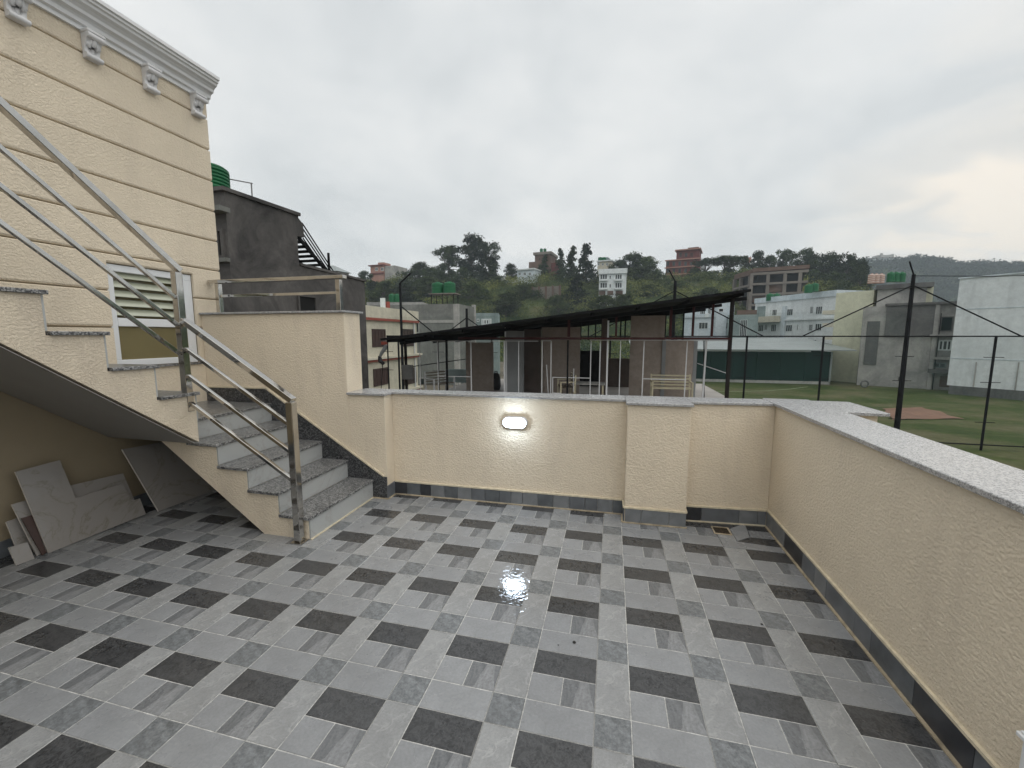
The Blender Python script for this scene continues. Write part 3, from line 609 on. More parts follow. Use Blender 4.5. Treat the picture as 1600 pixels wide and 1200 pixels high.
# ================================================================ ground, lawn
b = MB(); b.add([(-980, -980, GZ - 0.02), (980, -980, GZ - 0.02), (980, 980, GZ - 0.02), (-980, 980, GZ - 0.02)], [(0, 1, 2, 3)]); tag(b.build('ground', 'dirt'), kind='structure')
b = MB(); b.add([(-12, 16, GZ), (75, 16, GZ), (75, 62, GZ), (-12, 62, GZ)], [(0, 1, 2, 3)]); tag(b.build('lawn', 'lawn'), kind='structure')
lm = MB()
def line(pts, w_=0.10):
    for p, q in zip(pts[:-1], pts[1:]):
        a = atZ(*p, GZ + 0.006); c = atZ(*q, GZ + 0.006); d = (c - a).normalized(); n = Vector((-d.y, d.x, 0)) * w_ / 2
        lm.add([a - n, c - n, c + n, a + n], [(0, 1, 2, 3)])
line([(1095, 612), (1150, 612), (1200, 610.5), (1235, 608), (1262, 604.5)])
tag(lm.build('lawn_line', 'white_line'), kind='structure')

# ================================================================ facade helper
class Fac:
    """an upright plane through two points on the ground plan, read left to right as the camera sees it"""
    def __init__(s, p0, p1):
        s.p = Vector((p0[0], p0[1], 0)); d = Vector((p1[0] - p0[0], p1[1] - p0[1], 0)); s.L = d.length; s.d = d.normalized()
        s.n = Vector((s.d.y, -s.d.x, 0))                 # outward, towards the viewer
    def uz(s, x, y):
        r_ = ray(x, y); q = CAM + r_ * ((s.p - CAM).dot(s.n) / r_.dot(s.n)); return (q - s.p).dot(s.d), q.z
    def rect(s, x0, y0, x1, y1):
        xm, ym = (x0 + x1) / 2, (y0 + y1) / 2
        return s.uz(x0, ym)[0], s.uz(x1, ym)[0], s.uz(xm, y1)[1], s.uz(xm, y0)[1]
    def box(s, mb, u0, u1, n0, n1, z0, z1, mi=0):
        P = lambda u, n, z: s.p + s.d * u + s.n * n + Vector((0, 0, z))
        mb.add([P(u0, n0, z0), P(u1, n0, z0), P(u1, n1, z0), P(u0, n1, z0), P(u0, n0, z1), P(u1, n0, z1), P(u1, n1, z1), P(u0, n1, z1)],
               [(3, 2, 1, 0)[::-1], (4, 5, 6, 7)[::-1], (0, 1, 5, 4)[::-1], (1, 2, 6, 5)[::-1], (2, 3, 7, 6)[::-1], (3, 0, 4, 7)[::-1]], mi); return mb
    def part(s, name, m, parent, u0, u1, n0, n1, z0, z1):
        return s.box(MB(), u0, u1, n0, n1, z0, z1).build(name, m, parent)
    def win(s, parent, rc, frame='far_frame', pane='far_pane', mull=2, fw=0.07, px=True, name='window', off=0.0):
        u0, u1, z0, z1 = s.rect(*rc) if px else rc
        b = MB(); n1 = 0.06 + off
        s.box(b, u0, u1, off + .001, n1, z1 - fw, z1); s.box(b, u0, u1, off + .001, n1, z0, z0 + fw); s.box(b, u0, u0 + fw, off + .001, n1, z0 + fw, z1 - fw); s.box(b, u1 - fw, u1, off + .001, n1, z0 + fw, z1 - fw)
        for k in range(1, mull):
            u = u0 + (u1 - u0) * k / mull; s.box(b, u - fw / 2, u + fw / 2, off + .001, n1 - 0.01, z0 + fw, z1 - fw)
        o = b.build(name, frame, parent)
        s.box(MB(), u0 + fw * .9, u1 - fw * .9, off + .002, 0.02 + off, z0 + fw * .9, z1 - fw * .9).build('pane', pane, o); return o
def atF(x, y, depth): return CAM + ray(x, y) * depth
def plan(x, depth): p = atF(x, 524, depth); return (p.x, p.y)
def base_thing(name, label, cat, F, z=GZ, group=None): 
    q = F.p + F.d * (F.L / 2); return thing(name, label, cat, (q.x, q.y, z), group)

# ================================================================ tanks
def tank(name, label, c, r_, h_, m='tank_green', group='rooftop water tanks'):
    t = thing(name, label, 'water tank', c, group); c = Vector(c)
    p = [(r_ * 0.97, 0.0)]
    for k in range(6):
        z = h_ * (0.05 + 0.13 * k); p += [(r_, z), (r_, z + h_ * 0.075), (r_ * 0.955, z + h_ * 0.09), (r_ * 0.955, z + h_ * 0.115)]
    p += [(r_ * 0.98, h_ * 0.84), (r_ * 0.82, h_ * 0.93), (r_ * 0.34, h_ * 0.965)]
    MB().lathe(p, c, 20).build('body', m, t); MB().lathe([(r_ * 0.36, h_ * 0.95), (r_ * 0.36, h_ * 1.03), (r_ * 0.2, h_ * 1.05)], c, 14).build('lid', m, t); return t

# ================================================================ bare cement house next door
g1 = thing('cement_house', 'dark bare cement house with stepped roof beyond the stair wall', 'house', (-10, 9, GZ))
G1 = [(6.5, GZ), (6.5, 4.45), (8.62, 4.52), (8.62, 4.47), (8.78, 4.36), (8.80, 4.02), (8.55, 4.00), (8.55, 3.25), (11.5, 3.20), (11.5, GZ)]
MB().prism(G1, 'X', -14, -7.6).build('wall', 'bare_cement', g1)
b = MB(); b.prism([(6.42, 4.452), (8.66, 4.522), (8.66, 4.60), (6.42, 4.53)], 'X', -14, -7.55); b.prism([(8.57, 3.252), (11.56, 3.203), (11.56, 3.27), (8.57, 3.32)], 'X', -14, -7.56); b.build('roof_slab', 'bare_cement', g1)
F = Fac((-14, 6.5), (-7.6, 6.5))
u0, u1, z0, z1 = F.rect(341, 357, 352, 404); F.win(g1, (u0, u1, z0, z1), 'bare_cement', 'dark_void', 1, 0.06, False)
F.part('window_ledge', 'pale_cement', g1, u0 - 0.15, u1 + 0.2, 0.001, 0.25, z1 + 0.30, z1 + 0.40); F.part('window_sill', 'pale_cement', g1, u0 - 0.1, u1 + 0.1, 0.001, 0.1, z0 - 0.08, z0)
F = Fac((-7.6, 6.5), (-7.6, 11.5))
o = F.win(g1, (464, 461, 493, 490), 'bare_cement', 'dark_void', 1, 0.05); F.win(g1, (322, 469, 333, 492), 'bare_cement', 'dark_void', 1, 0.05)
ld = thing('steel_stair', 'open black steel stair with thin treads on the cement house roof', 'stair', (-7.9, 9.6, 3.3))
b = MB()
S0, S1 = Vector((-8.3, 9.75, 3.27)), Vector((-8.3, 8.60, 4.05)); off = Vector((0.62, 0, 0))
for o_, n_ in ((Vector(), 'stringer'), (off, 'stringer')): MB().bar(S0 + o_, S1 + o_, 0.05, 0.09).build(n_, 'black_steel', ld)
for k in range(8):
    p = S0.lerp(S1, (k + 0.5) / 8); MB().box(p.x, p.x + 0.62, p.y - 0.13, p.y + 0.13, p.z, p.z + 0.025).build('tread', 'black_steel', ld)
for k in range(4): MB().bar((-7.66, 10.02 - 0.13 * k, 3.31), (-7.66, 8.82, 4.40 - 0.13 * k), 0.025).build('rail', 'black_steel', ld)
MB().bar(S0 + off + Vector((0, 0.1, 0)), S0 + off + Vector((0, 0.1, 0.55)), 0.05).build('post', 'black_steel', ld)
c = atF(327, 298, 9.0); tank('water_tank', 'green ribbed water tank on top of the dark cement house', (c.x, c.y, 4.56), 0.40, 0.55)
fr_ = thing('tank_rail', 'thin wire guard rail beside the tank on the cement house', 'railing', (-8, 7.3, 4.6))
MB().bar((-8.2, 7.0, 4.95), (-7.7, 7.35, 4.90), 0.02).build('rail', 'grey_cable', fr_); MB().bar((-7.72, 7.33, 4.58), (-7.72, 7.33, 4.91), 0.02).build('post', 'grey_cable', fr_)

# ================================================================ cream house with brown shutters
g2 = thing('shuttered_house', 'cream two-storey house with brown shutters and red trim lines', 'house', (-20, 30, GZ))
XC = -17.5; F = Fac((XC, 20), (XC, 35.0))
MB().box(-27, XC, 20, 35.0, GZ, 3.60).build('wall', 'cream_render', g2)
zt = atX(600, 500, XC).z
MB().box(-27.1, XC + 0.18, 19.9, 35.15, zt + 0.12, 3.66).build('parapet_band', 'cream_render', g2); MB().box(-27.1, XC + 0.2, 19.9, 35.2, zt - 0.08, zt + 0.118).build('trim', 'red_trim', g2)
MB().box(-27.1, XC + 0.35, 19.9, 35.4, -0.42, -0.25).build('cornice', 'cream_render', g2); MB().box(-27.1, XC + 0.22, 19.9, 35.25, -0.60, -0.422).build('trim', 'red_trim', g2)
MB().box(-27.1, XC + 0.35, 19.9, 35.4, -3.55, -3.38).build('cornice', 'cream_render', g2); MB().box(-27.1, XC + 0.22, 19.9, 35.25, -3.73, -3.552).build('trim', 'red_trim', g2)
for rc in ((581, 514, 602, 542), (627, 514, 646, 541), (583, 575, 606, 602), (630, 575, 650, 600)): F.win(g2, rc, 'brown_shutter', 'brown_shutter', 4, 0.10)
MB().tube([(XC + 0.1, 34.3, GZ), (XC + 0.1, 34.3, 3.0)], 0.06, 6).build('downpipe', 'white_tube', g2)
F = Fac((-26, 40), (-17, 40))
h3 = thing('white_flag', 'white cloth hanging beside a red one on the cream house roof', 'cloth', (-18.5, 30, 3.6))
for i, (x, m) in enumerate(((598, 'white_render'), (605, 'red_trim'))):
    p = atD(x, 476, 36); b = MB()
    for k in range(5): b.add([(p.x - 0.22 + 0.09 * k, p.y + 0.05 * math.sin(k * 1.7), p.z - 0.5), (p.x - 0.13 + 0.09 * k, p.y + 0.05 * math.sin((k + 1) * 1.7), p.z - 0.5), (p.x - 0.13 + 0.09 * k, p.y + 0.05 * math.sin((k + 1) * 1.7), p.z + 0.55 - 0.3 * i), (p.x - 0.22 + 0.09 * k, p.y + 0.05 * math.sin(k * 1.7), p.z + 0.55 - 0.3 * i)], [(0, 1, 2, 3)])
    b.build('cloth', m, h3)

# ================================================================ bare concrete block with two tanks
p0 = atY(640, 524, 46); p1 = atY(716, 524, 46)
F = Fac((p0.x - 14, 46), (p1.x, 46)); zt = F.uz(690, 475)[1]
g3 = base_thing('concrete_block', 'pale bare concrete building carrying two big green tanks', 'building', F)
F.part('wall', 'pale_cement', g3, 0, F.L, -6.5, 0, GZ, zt); F.part('column', 'grey_render', g3, F.L - 0.55, F.L + 0.03, -0.5, 0.06, GZ, zt - 0.02)
F.part('beam', 'grey_render', g3, 0, F.L - 0.56, -0.3, 0.05, zt - 2.25, zt - 1.9)
F2 = Fac((p1.x, 46), (p1.x, 52.5)); F2.part('column', 'grey_render', g3, 5.9, 6.5, -0.3, 0.1, GZ, zt + 0.3)
F.win(g3, (648, 497, 655, 520), 'grey_render', 'dark_void', 1, 0.1); F.win(g3, (655, 590, 664, 602), 'grey_render', 'dark_void', 1, 0.1)
ts = thing('tank_stand', 'steel frame stand under the two green tanks on the concrete building', 'stand', (0, 48, zt)); ts.location = (atY(693, 524, 48).x, 48, zt)
zs_ = atY(693, 459, 48).z
xa, xb = atY(678, 470, 48).x, atY(712, 470, 48).x
for x in (xa, (xa + xb) / 2, xb):
    for y in (47.3, 48.8): MB().bar((x, y, zt), (x, y, zs_), 0.08).build('leg', 'brown_steel', ts)
MB().box(xa - 0.3, xb + 0.3, 47.1, 49.0, zs_ - 0.12, zs_).build('deck', 'frame_concrete', ts)
hT = atY(693, 441, 48).z - zs_
for x, l in ((684.2, 'green water tank on the steel stand, nearer the cream house'), (702.5, 'green water tank on the steel stand, nearer the wooded slope')):
    c = atY(x, 459, 48); tank('water_tank', l, (c.x, 48, zs_), (xb - xa) * 0.262, hT)
# small green tanks further left, on a wall top
for x, l in ((612.5, 'small distant green tank behind the white cloth'), (620.5, 'small distant green tank next to the slim black mast')):
    c = atD(x, 472, 60); tank('water_tank', l, (c.x, c.y, c.z), 0.42, 1.1)
tf = atD(617, 476, 60); F = Fac(plan(575, 61), plan(662, 61)); g_ = base_thing('low_block', 'low grey flat-roofed house behind the cream shuttered house', 'house', F); F.part('wall', 'grey_render', g_, 0, F.L, -8, 0, GZ, F.uz(617, 472)[1])
# small blue-grey house
F = Fac(plan(744, 60), plan(779, 60)); g_ = base_thing('barred_house', 'small blue-grey house with white window bars behind the pavilion roof', 'house', F)
F.part('wall', 'moss_render', g_, 0, F.L, -7, 0, GZ, F.uz(760, 489)[1]); F.win(g_, (752, 498, 768, 508), 'white_render', 'far_pane', 4, 0.22)
F.win(g_, (745, 498, 749, 503), 'white_render', 'far_pane', 1, 0.1)

# ================================================================ sports fence: posts, masts, net
YF = 25.42
fe = thing('net_fence', 'tall black steel netting fence with masts along the lawn', 'fence', (5, YF, GZ))
for k in range(-6, 6):
    x = 8.0 + 3.83 * k
    MB().tube([(x, YF, GZ), (x, YF, 1.35)], 0.055, 8).build('post', 'black_steel', fe)
    b = MB()
    for z in (-3.1, -1.0, 0.3): b.bar((x - 0.42, YF - 0.02, z), (x + 0.42, YF - 0.02, z), 0.03)
    b.build('cleat', 'black_steel', fe)
MB().tube([(-15, YF, 1.37), (30, YF, 1.37)], 0.04, 6).build('top_rail', 'black_steel', fe); MB().tube([(10, YF, GZ + 0.3), (30, YF, GZ + 0.3)], 0.035, 6).build('bottom_rail', 'black_steel', fe)
for x, zt in ((15.62, 4.57), (3.96, 4.58), (27.2, 4.6), (-9.0, 3.2)):
    MB().tube([(x, YF - 0.1, GZ), (x, YF - 0.1, zt)], [0.14, 0.085], 8).build('mast', 'black_steel', fe)
    if zt > 4: MB().tube([(x, YF - 0.1, zt - 0.02), (x - 0.42, YF - 0.4, zt + 0.62)], 0.04, 6).build('mast_arm', 'black_steel', fe)
    L_ = 4.9 if zt > 4 else 1.6
    for s_ in (-1, 1): MB().tube([(x, YF - 0.12, zt - (0.55 if zt > 4 else 0.6)), (x + s_ * L_, YF - 0.05, 1.35 if zt > 4 else 1.5)], 0.035, 6).build('brace', 'black_steel', fe)
MB().tube([(15.62, YF - 0.1, 4.5), (19, YF - 0.1, 4.36), (23, YF - 0.1, 4.36), (27.2, YF - 0.1, 4.5)], 0.018, 5).build('top_wire', 'black_steel', fe)
b = MB(); b.add([(-15, YF + 0.08, GZ), (30, YF + 0.08, GZ), (30, YF + 0.08, 1.36), (15.6, YF + 0.08, 1.36), (15.6, YF + 0.08, 2.7), (-15, YF + 0.08, 2.7)], [(0, 1, 2, 3, 4, 5)]); b.build('net', 'net', fe)
ms = thing('slim_mast', 'slim black mast with bent top in front of the cream house', 'mast', (-13.0, 22, GZ))
p = atY(625, 442, 23); MB().tube([(p.x, 23, GZ), (p.x, 23, p.z)], [0.10, 0.075], 8).build('pole', 'black_steel', ms); q = atY(645, 428, 23); MB().tube([(p.x, 23, p.z - 0.02), (q.x, 22.7, q.z)], 0.05, 6).build('arm', 'black_steel', ms)
q = atY(680, 522, 23); r0 = atY(628, 478, 23); MB().tube([(p.x, 23, r0.z), (q.x, 23, q.z)], 0.04, 6).build('brace', 'black_steel', ms)
p2 = atY(622, 560, 23); MB().tube([(p2.x, 23.1, GZ), (p2.x, 23.1, 1.2)], 0.06, 6).build('stay', 'black_steel', ms)

# ================================================================ pavilion on the neighbouring roof
PZ = -0.75; YP = 12.0
nb = thing('flat_roofed_block', 'flat-roofed concrete building that the open pavilion stands on', 'building', (-2, 15, GZ))
MB().box(-6.0, 4.35, 11.0, 19.0, GZ, PZ - 0.1).build('wall', 'pale_cement', nb); MB().box(-6.1, 4.45, 10.9, 19.1, PZ - 0.099, PZ).build('roof_slab', 'pavilion_floor', nb)
pv = thing('pavilion', 'open steel pavilion with one long sloping dark roof', 'pavilion', (-1.5, 14, PZ))
E0 = atY(597, 529, 11.2); E1 = atY(1172, 452, 11.2); sl_ = (E1.z - E0.z) / (E1.x - E0.x)
def rz(x): return E0.z + sl_ * (x - E0.x)
n_ = 64
for a_, c_ in ((11.2, 14.3), (14.29, 17.6)):                # corrugated sheets
    b = MB(); vs_ = []
    ny = 40
    for j in range(ny + 1):
        y = a_ + (c_ - a_) * j / ny; dz = 0.018 * (j % 2) + (0.006 if a_ > 12 else 0)
        for x in (E0.x, E1.x): vs_ += [(x, y, rz(x) - 0.02 + dz), (x, y, rz(x) - 0.055 + dz)]
    fs = []
    for j in range(ny):
        k = 4 * j; fs += [(k, k + 2, k + 6, k + 4), (k + 1, k + 5, k + 7, k + 3), (k, k + 4, k + 5, k + 1), (k + 2, k + 3, k + 7, k + 6)]
    fs += [(0, 1, 3, 2), (4 * ny, 4 * ny + 2, 4 * ny + 3, 4 * ny + 1)]
    b.add(vs_, fs); b.build('roof_sheet', 'roof_sheet', pv)
MB().bar((E0.x - 0.05, 11.19, rz(E0.x) - 0.03), (E1.x + 0.02, 11.19, rz(E1.x) - 0.03), 0.03, 0.07).build('fascia', 'roof_dark', pv)
for k in range(9):
    x = E0.x + 0.15 + (E1.x - E0.x - 0.3) * k / 8; MB().bar((x, 11.25, rz(x) - 0.10), (x, 17.5, rz(x) - 0.10), 0.06, 0.08).build('purlin', 'roof_dark', pv)
xr = atY(1148, 470, YP).x
for y in (YP, 14.7, 17.2): MB().bar((E0.x + 0.2, y, rz(E0.x + 0.2) - 0.19), (xr + 0.3, y, rz(xr + 0.3) - 0.19), 0.07, 0.10).build('rafter', 'roof_dark', pv)
zb = atY(900, 529, YP).z
xl = atY(606, 529, YP).x
MB().box(xl, xr - 0.05, YP - 0.05, YP + 0.05, zb - 0.03, zb + 0.035).build('beam', 'red_steel', pv)
MB().box(xl - 0.02, xl + 2.6, YP - 0.06, YP + 0.06, zb - 0.04, zb + 0.10).build('beam', 'roof_dark', pv)
for k, (px, m, w_, top, bot) in enumerate(((634, 'brown_steel', 0.075, 1, 1), (698, 'black_steel', 0.06, 1, 1), (1139, 'brown_steel', 0.09, 1, 1), (889, 'red_steel', 0.08, 1, 0), (963, 'red_steel', 0.06, 1, 0), (1048, 'red_steel', 0.07, 1, 0), (1083, 'red_steel', 0.06, 1, 0), (1113, 'red_steel', 0.06, 1, 0), (887, 'black_steel', 0.05, 0, 1))):
    x = atY(px, 560 if bot else 505, YP).x; MB().box(x - w_ / 2, x + w_ / 2, YP - w_ / 2, YP + w_ / 2, PZ if bot else zb + 0.051, (rz(x) - 0.14) if top else zb - 0.051).build('post', m, pv)
for px in (901, 908, 920, 931, 941, 970, 977, 1039, 1067):
    x = atY(px, 505, 14.8).x; MB().box(x - 0.025, x + 0.025, 14.65, 14.70, 1.25, rz(x) - 0.14).build('mullion', 'black_steel', pv)
MB().bar((atY(890, 528, 14.7).x, 14.7, 1.32), (xr, 14.7, 1.32), 0.06, 0.08).build('beam', 'black_steel', pv)
# boards and partitions
def board(px0, px1, y, top_px, m, lab='partition', th=0.10, bot=PZ + 0.001):
    x0, x1 = atY(px0, 560, y).x, atY(px1, 560, y).x; zt_ = atY((px0 + px1) / 2, top_px, y).z if top_px else min(rz(x0), rz(x1)) - 0.16
    return MB().box(x0, x1, y, y + th, bot, zt_).build(lab, m, pv)
board(728, 770, 14.6, 535, 'board_brown'); board(789, 818, 13.6, None, 'board_grey'); board(818.5, 845, 14.4, None, 'board_dark'); board(846, 906, 14.6, None, 'board_brown')
board(939, 948, 14.0, None, 'board_dark'); board(984, 1037, 14.6, None, 'board_brown'); board(1037.3, 1083, 14.62, 532, 'board_brown'); board(1083.2, 1089, 14.64, 533, 'board_grey')
board(1034, 1040, 14.57, 532, 'board_grey', 'seam_strip', 0.025)
board(728, 905, 14.75, None, 'roof_dark', 'upper_wall', 0.06, 1.25)
board(906, 939, 17.0, 548, 'dark_void', 'back_wall'); board(948, 984, 17.0, 560, 'board_dark', 'back_wall')
MB().box(atY(700, 560, 17).x, atY(735, 560, 17).x, 17.0, 17.08, PZ + .001, PZ + 0.62).build('low_wall', 'moss_render', pv)
MB().bar(atY(627, 575, 13.5), atY(728, 561, 16.5), 0.035).build('cross_tube', 'black_steel', pv)
MB().bar(atY(1090, 568, 14.0), atY(1134, 583, 12.2), 0.02).build('stay_wire', 'white_tube', pv)
MB().bar(atY(1104, 532, 13.0), (atY(1098, 612, 13.0).x, 13.0, PZ), 0.05).build('leaning_tube', 'white_tube', pv); MB().bar(atY(1100, 532, 13.1), (atY(1101, 612, 13.1).x, 13.1, PZ), 0.03).build('leaning_tube', 'black_steel', pv)
# white glazing frames, not yet glazed
gf = thing('glazing_frame', 'thin white unglazed window frames across the pavilion front', 'frame', (-2, 12.15, PZ))
zt_ = zb - 0.075
def vbar(px, w_=0.025, z0=PZ, z1=None, px2=None, y=12.16):
    a = atY(px, 560, y).x; MB().bar((a, y, z0), ((atY(px2, 535, y).x if px2 else a), y, z1 if z1 is not None else zt_), w_, w_).build('mullion', 'white_tube', gf)
for px, w_ in ((656, 0.02), (684, 0.022), (736, 0.03), (788.5, 0.05), (791.5, 0.02), (810.5, 0.025), (847, 0.026), (861, 0.026), (923, 0.026), (937.5, 0.03), (969, 0.026)): vbar(px, w_)
vbar(949, 0.05, PZ, atY(949, 501, 12.16).z); vbar(789.5, 0.03, zb + 0.055, atY(789, 511, 12.16).z); vbar(1005, 0.028, px2=1006.5); vbar(1072, 0.026, px2=1074)
vbar(864, 0.022, PZ + 0.05, atY(864, 589, 12.16).z)
def hbar(p0, p1, py, y=12.16, w_=0.022):
    a, c = atY(p0, py, y), atY(p1, py, y); MB().bar((a.x, y, a.z), (c.x, y, a.z), w_).build('rail', 'white_tube', gf)
hbar(650, 841, 532.5); hbar(846, 861, 532.5); hbar(922, 1137, 531.5); hbar(684, 736, 587.5); hbar(864, 923, 589.5); hbar(1005, 1072, 592); hbar(864, 877, 614)
MB().bar(atY(854, 570, 12.3), atY(856.5, 614, 12.3), 0.025).build('loose_tube', 'white_tube', gf); MB().bar(atY(896.5, 576, 12.4), atY(896, 612, 12.4), 0.022).build('loose_tube', 'white_tube', gf)
# benches and table
def bench(label, c, rot, L_=1.45, m1='bench_paint', m2='bench_paint'):
    t = thing('slatted_bench', label, 'bench', (0, 0, 0), 'slatted benches in the pavilion')
    def P(b_, n, m): 
        o = b_.build(n, m, t); return o
    for x in (-L_ / 2, L_ / 2):
        b = MB(); b.bar((x, 0.22, 0), (x, 0.27, 0.86), 0.05); P(b, 'back_leg', m1); b = MB(); b.bar((x, -0.22, 0), (x, -0.22, 0.62), 0.05); P(b, 'leg', m1)
        b = MB(); b.bar((x, -0.25, 0.62), (x, 0.25, 0.62), 0.05, 0.03); P(b, 'armrest', m1)
    for k in range(4):
        b = MB(); b.box(-L_ / 2, L_ / 2, -0.22 + 0.115 * k, -0.13 + 0.115 * k, 0.40, 0.43); P(b, 'seat_slat', m2)
    for k in range(4):
        z = 0.50 + 0.105 * k; b = MB(); b.bar((-L_ / 2, 0.235 + 0.006 * k, z), (L_ / 2, 0.235 + 0.006 * k, z), 0.022, 0.05); P(b, 'back_slat', m2)
    t.location = c; t.rotation_euler = (0, 0, rot); return t
p = atY(1049, 600, 13.7); bench('cream slatted bench in front of the pale board wall', (p.x, 13.7, PZ), 0.02, 1.25)
p = atY(688, 600, 13.2); bench('grey slatted bench with steel frame at the open end of the pavilion', (p.x, 13.2, PZ), 1.15, 1.0, 'white_tube', 'bench_slat')
p = atY(884, 600, 13.3); bench('dark slatted bench beside the low table, seen from its end', (p.x, 13.3, PZ), -1.35, 1.0, 'bench_paint', 'bench_slat')
tb = thing('low_table', 'low pale table with square legs next to the dark bench', 'table', (0, 0, 0)); p = atY(920, 600, 13.4)
MB().box(-0.55, 0.55, -0.35, 0.35, 0.52, 0.56).build('table_top', 'grey_render', tb)
for x in (-0.5, 0.45):
    for y in (-0.3, 0.3): MB().box(x, x + 0.05, y, y + 0.05, 0, 0.52).build('leg', 'bench_paint', tb)
tb.location = (p.x, 13.4, PZ)
bb = thing('black_bag', 'black rounded bag standing in the pavilion doorway', 'bag', (0, 0, 0)); p = atY(775, 605, 15.0)
MB().lathe([(0.16, 0), (0.20, 0.15), (0.19, 0.45), (0.14, 0.62), (0.06, 0.68)], (0, 0, 0), 12).build('body', 'black_bag', bb); MB().tube([(-0.08, 0, 0.64), (-0.05, 0, 0.74), (0.05, 0, 0.74), (0.08, 0, 0.64)], 0.015, 6).build('handle', 'black_bag', bb); bb.location = (p.x, 15.0, PZ)
# red-ended gutter with a hanging bundle at the low end of the roof
gu = thing('hanging_bundle', 'grey rag bundle hanging on a wire below the red roof end', 'cloth', (-7.2, 11.6, 0.8))
p = atY(599, 536, 11.8); q = atY(598, 572, 11.8)
MB().box(p.x - 0.04, p.x + 0.10, 11.72, 11.88, p.z - 0.05, p.z + 0.05).build('hook', 'red_trim', gu)
MB().tube([atY(603, 538, 11.8), atY(601, 545, 11.8), atY(596, 552, 11.8), atY(594, 557, 11.8), atY(593, 561, 11.8)], [0.05, 0.075, 0.06, 0.045, 0.03], 8).build('rag', 'board_grey', gu); MB().tube([atY(593, 556, 11.8), atY(594, 564, 11.8), atY(599, 568, 11.8), atY(597, 573, 11.8)], [0.05, 0.08, 0.07, 0.02], 8).build('knot', 'black_bag', gu)
MB().tube([q, atY(595, 615, 11.8)], 0.012, 5).build('wire', 'black_steel', gu)
mb_ = thing('meter_box', 'dark flat box fixed on the brown pavilion post', 'box', (-6.5, 11.9, 0))
a = atY(628.5, 570, 11.85); c = atY(644.5, 593, 11.85); MB().box(a.x, c.x, 11.80, 11.94, c.z, a.z).build('case', 'dark_render', mb_, 0.01); MB().box(a.x + 0.02, c.x - 0.02, 11.795, 11.80, c.z + 0.02, a.z - 0.02).build('door', 'dark_render', mb_)

# ================================================================ green hall and the white houses behind the lawn
F = Fac((atZ(1060, 597, GZ).x - 4, 57.2), (atY(1299, 560, 57.2).x, 57.2)); hl = base_thing('green_hall', 'long low shed with dark green cloth walls and pale metal roof', 'shed', F)
zt_ = F.uz(1200, 549)[1]; F.part('wall', 'green_cloth', hl, 0, F.L, -12, 0, GZ + 0.35, zt_); F.part('plinth', 'grey_render', hl, 0, F.L, -12, 0.08, GZ, GZ + 0.349)
for k in range(9): F.part('pillar', 'sheet_metal' if k == 8 else 'green_cloth', hl, F.L * k / 8 - 0.12, F.L * k / 8 + 0.06, 0.001, 0.12, GZ + 0.35, zt_)
b = MB(); P_ = lambda u, n, z: F.p + F.d * u + F.n * n + Vector((0, 0, z)); ue = F.uz(1330, 547)[0]
b.add([P_(-2, 1.2, zt_ + 0.15), P_(ue, 1.2, zt_ + 0.15), P_(ue, -13, zt_ + 1.5), P_(-2, -13, zt_ + 1.5), P_(-2, 1.2, zt_ + 0.25), P_(ue, 1.2, zt_ + 0.25), P_(ue, -13, zt_ + 1.6), P_(-2, -13, zt_ + 1.6)], [(0, 1, 2, 3), (7, 6, 5, 4), (0, 4, 5, 1), (1, 5, 6, 2), (2, 6, 7, 3), (3, 7, 4, 0)]); b.build('roof', 'sheet_metal', hl)
ue2 = F.uz(1262, 547)[0]; F.part('gutter', 'white_tube', hl, -2, ue2, 0.15, 0.9, zt_ - 0.02, zt_ + 0.14)
def villa(name, label, xl, dl, xr_, dr_, ytop_at, m, wins, extra=None, depth=9, z0=GZ, cat='house', frame='far_frame', mull=3, group=None, fw=0.05):
    F = Fac(plan(xl, dl), plan(xr_, dr_)); t = base_thing(name, label, cat, F, z0, group); zt_ = F.uz(*ytop_at)[1]
    F.part('wall', m, t, 0, F.L, -depth, 0, z0, zt_)
    for w_ in wins: F.win(t, w_, frame, 'far_pane', mull, fw)
    if extra: extra(F, t, zt_)
    return F, t, zt_
def ex5(F, t, zt_):
    u0, u1, z0, z1 = F.rect(1120, 466, 1137, 491); F.part('stair_tower', 'blue_render', t, u0, u1, -4, 0.3, GZ, z1); F.win(t, (1123, 482, 1131, 488), 'white_render', 'dark_void', 1, 0.1, off=0.31)
    F.part('string_course', 'blue_render', t, 0, F.L, 0.001, 0.25, F.uz(1110, 496)[1], F.uz(1110, 492)[1])
    F.part('air_conditioner', 'white_render', t, *F.rect(1102, 490, 1108, 496)[:2], 0.001, 0.4, *F.rect(1102, 490, 1108, 496)[2:])
villa('white_villa', 'pale blue-white house half hidden by the pavilion roof end', 1068, 78, 1140, 74, (1100, 474), 'blue_render', [(1092, 504, 1106, 514), (1118, 503, 1123, 515), (1129, 504, 1137, 514), (1094, 483, 1102, 491), (1106, 482, 1111, 491)], ex5)
def ex6(F, t, zt_):
    F.part('parapet_rubble', 'brick_brown', t, F.L * 0.3, F.L * 0.95, -2, -0.6, zt_ + .001, zt_ + 0.8)
villa('mossy_house', 'blue-green low house with tall grid window between the white houses', 1136, 72, 1183, 70, (1160, 492), 'moss_render', [(1156, 500, 1167, 526)], ex6, 8, mull=4)
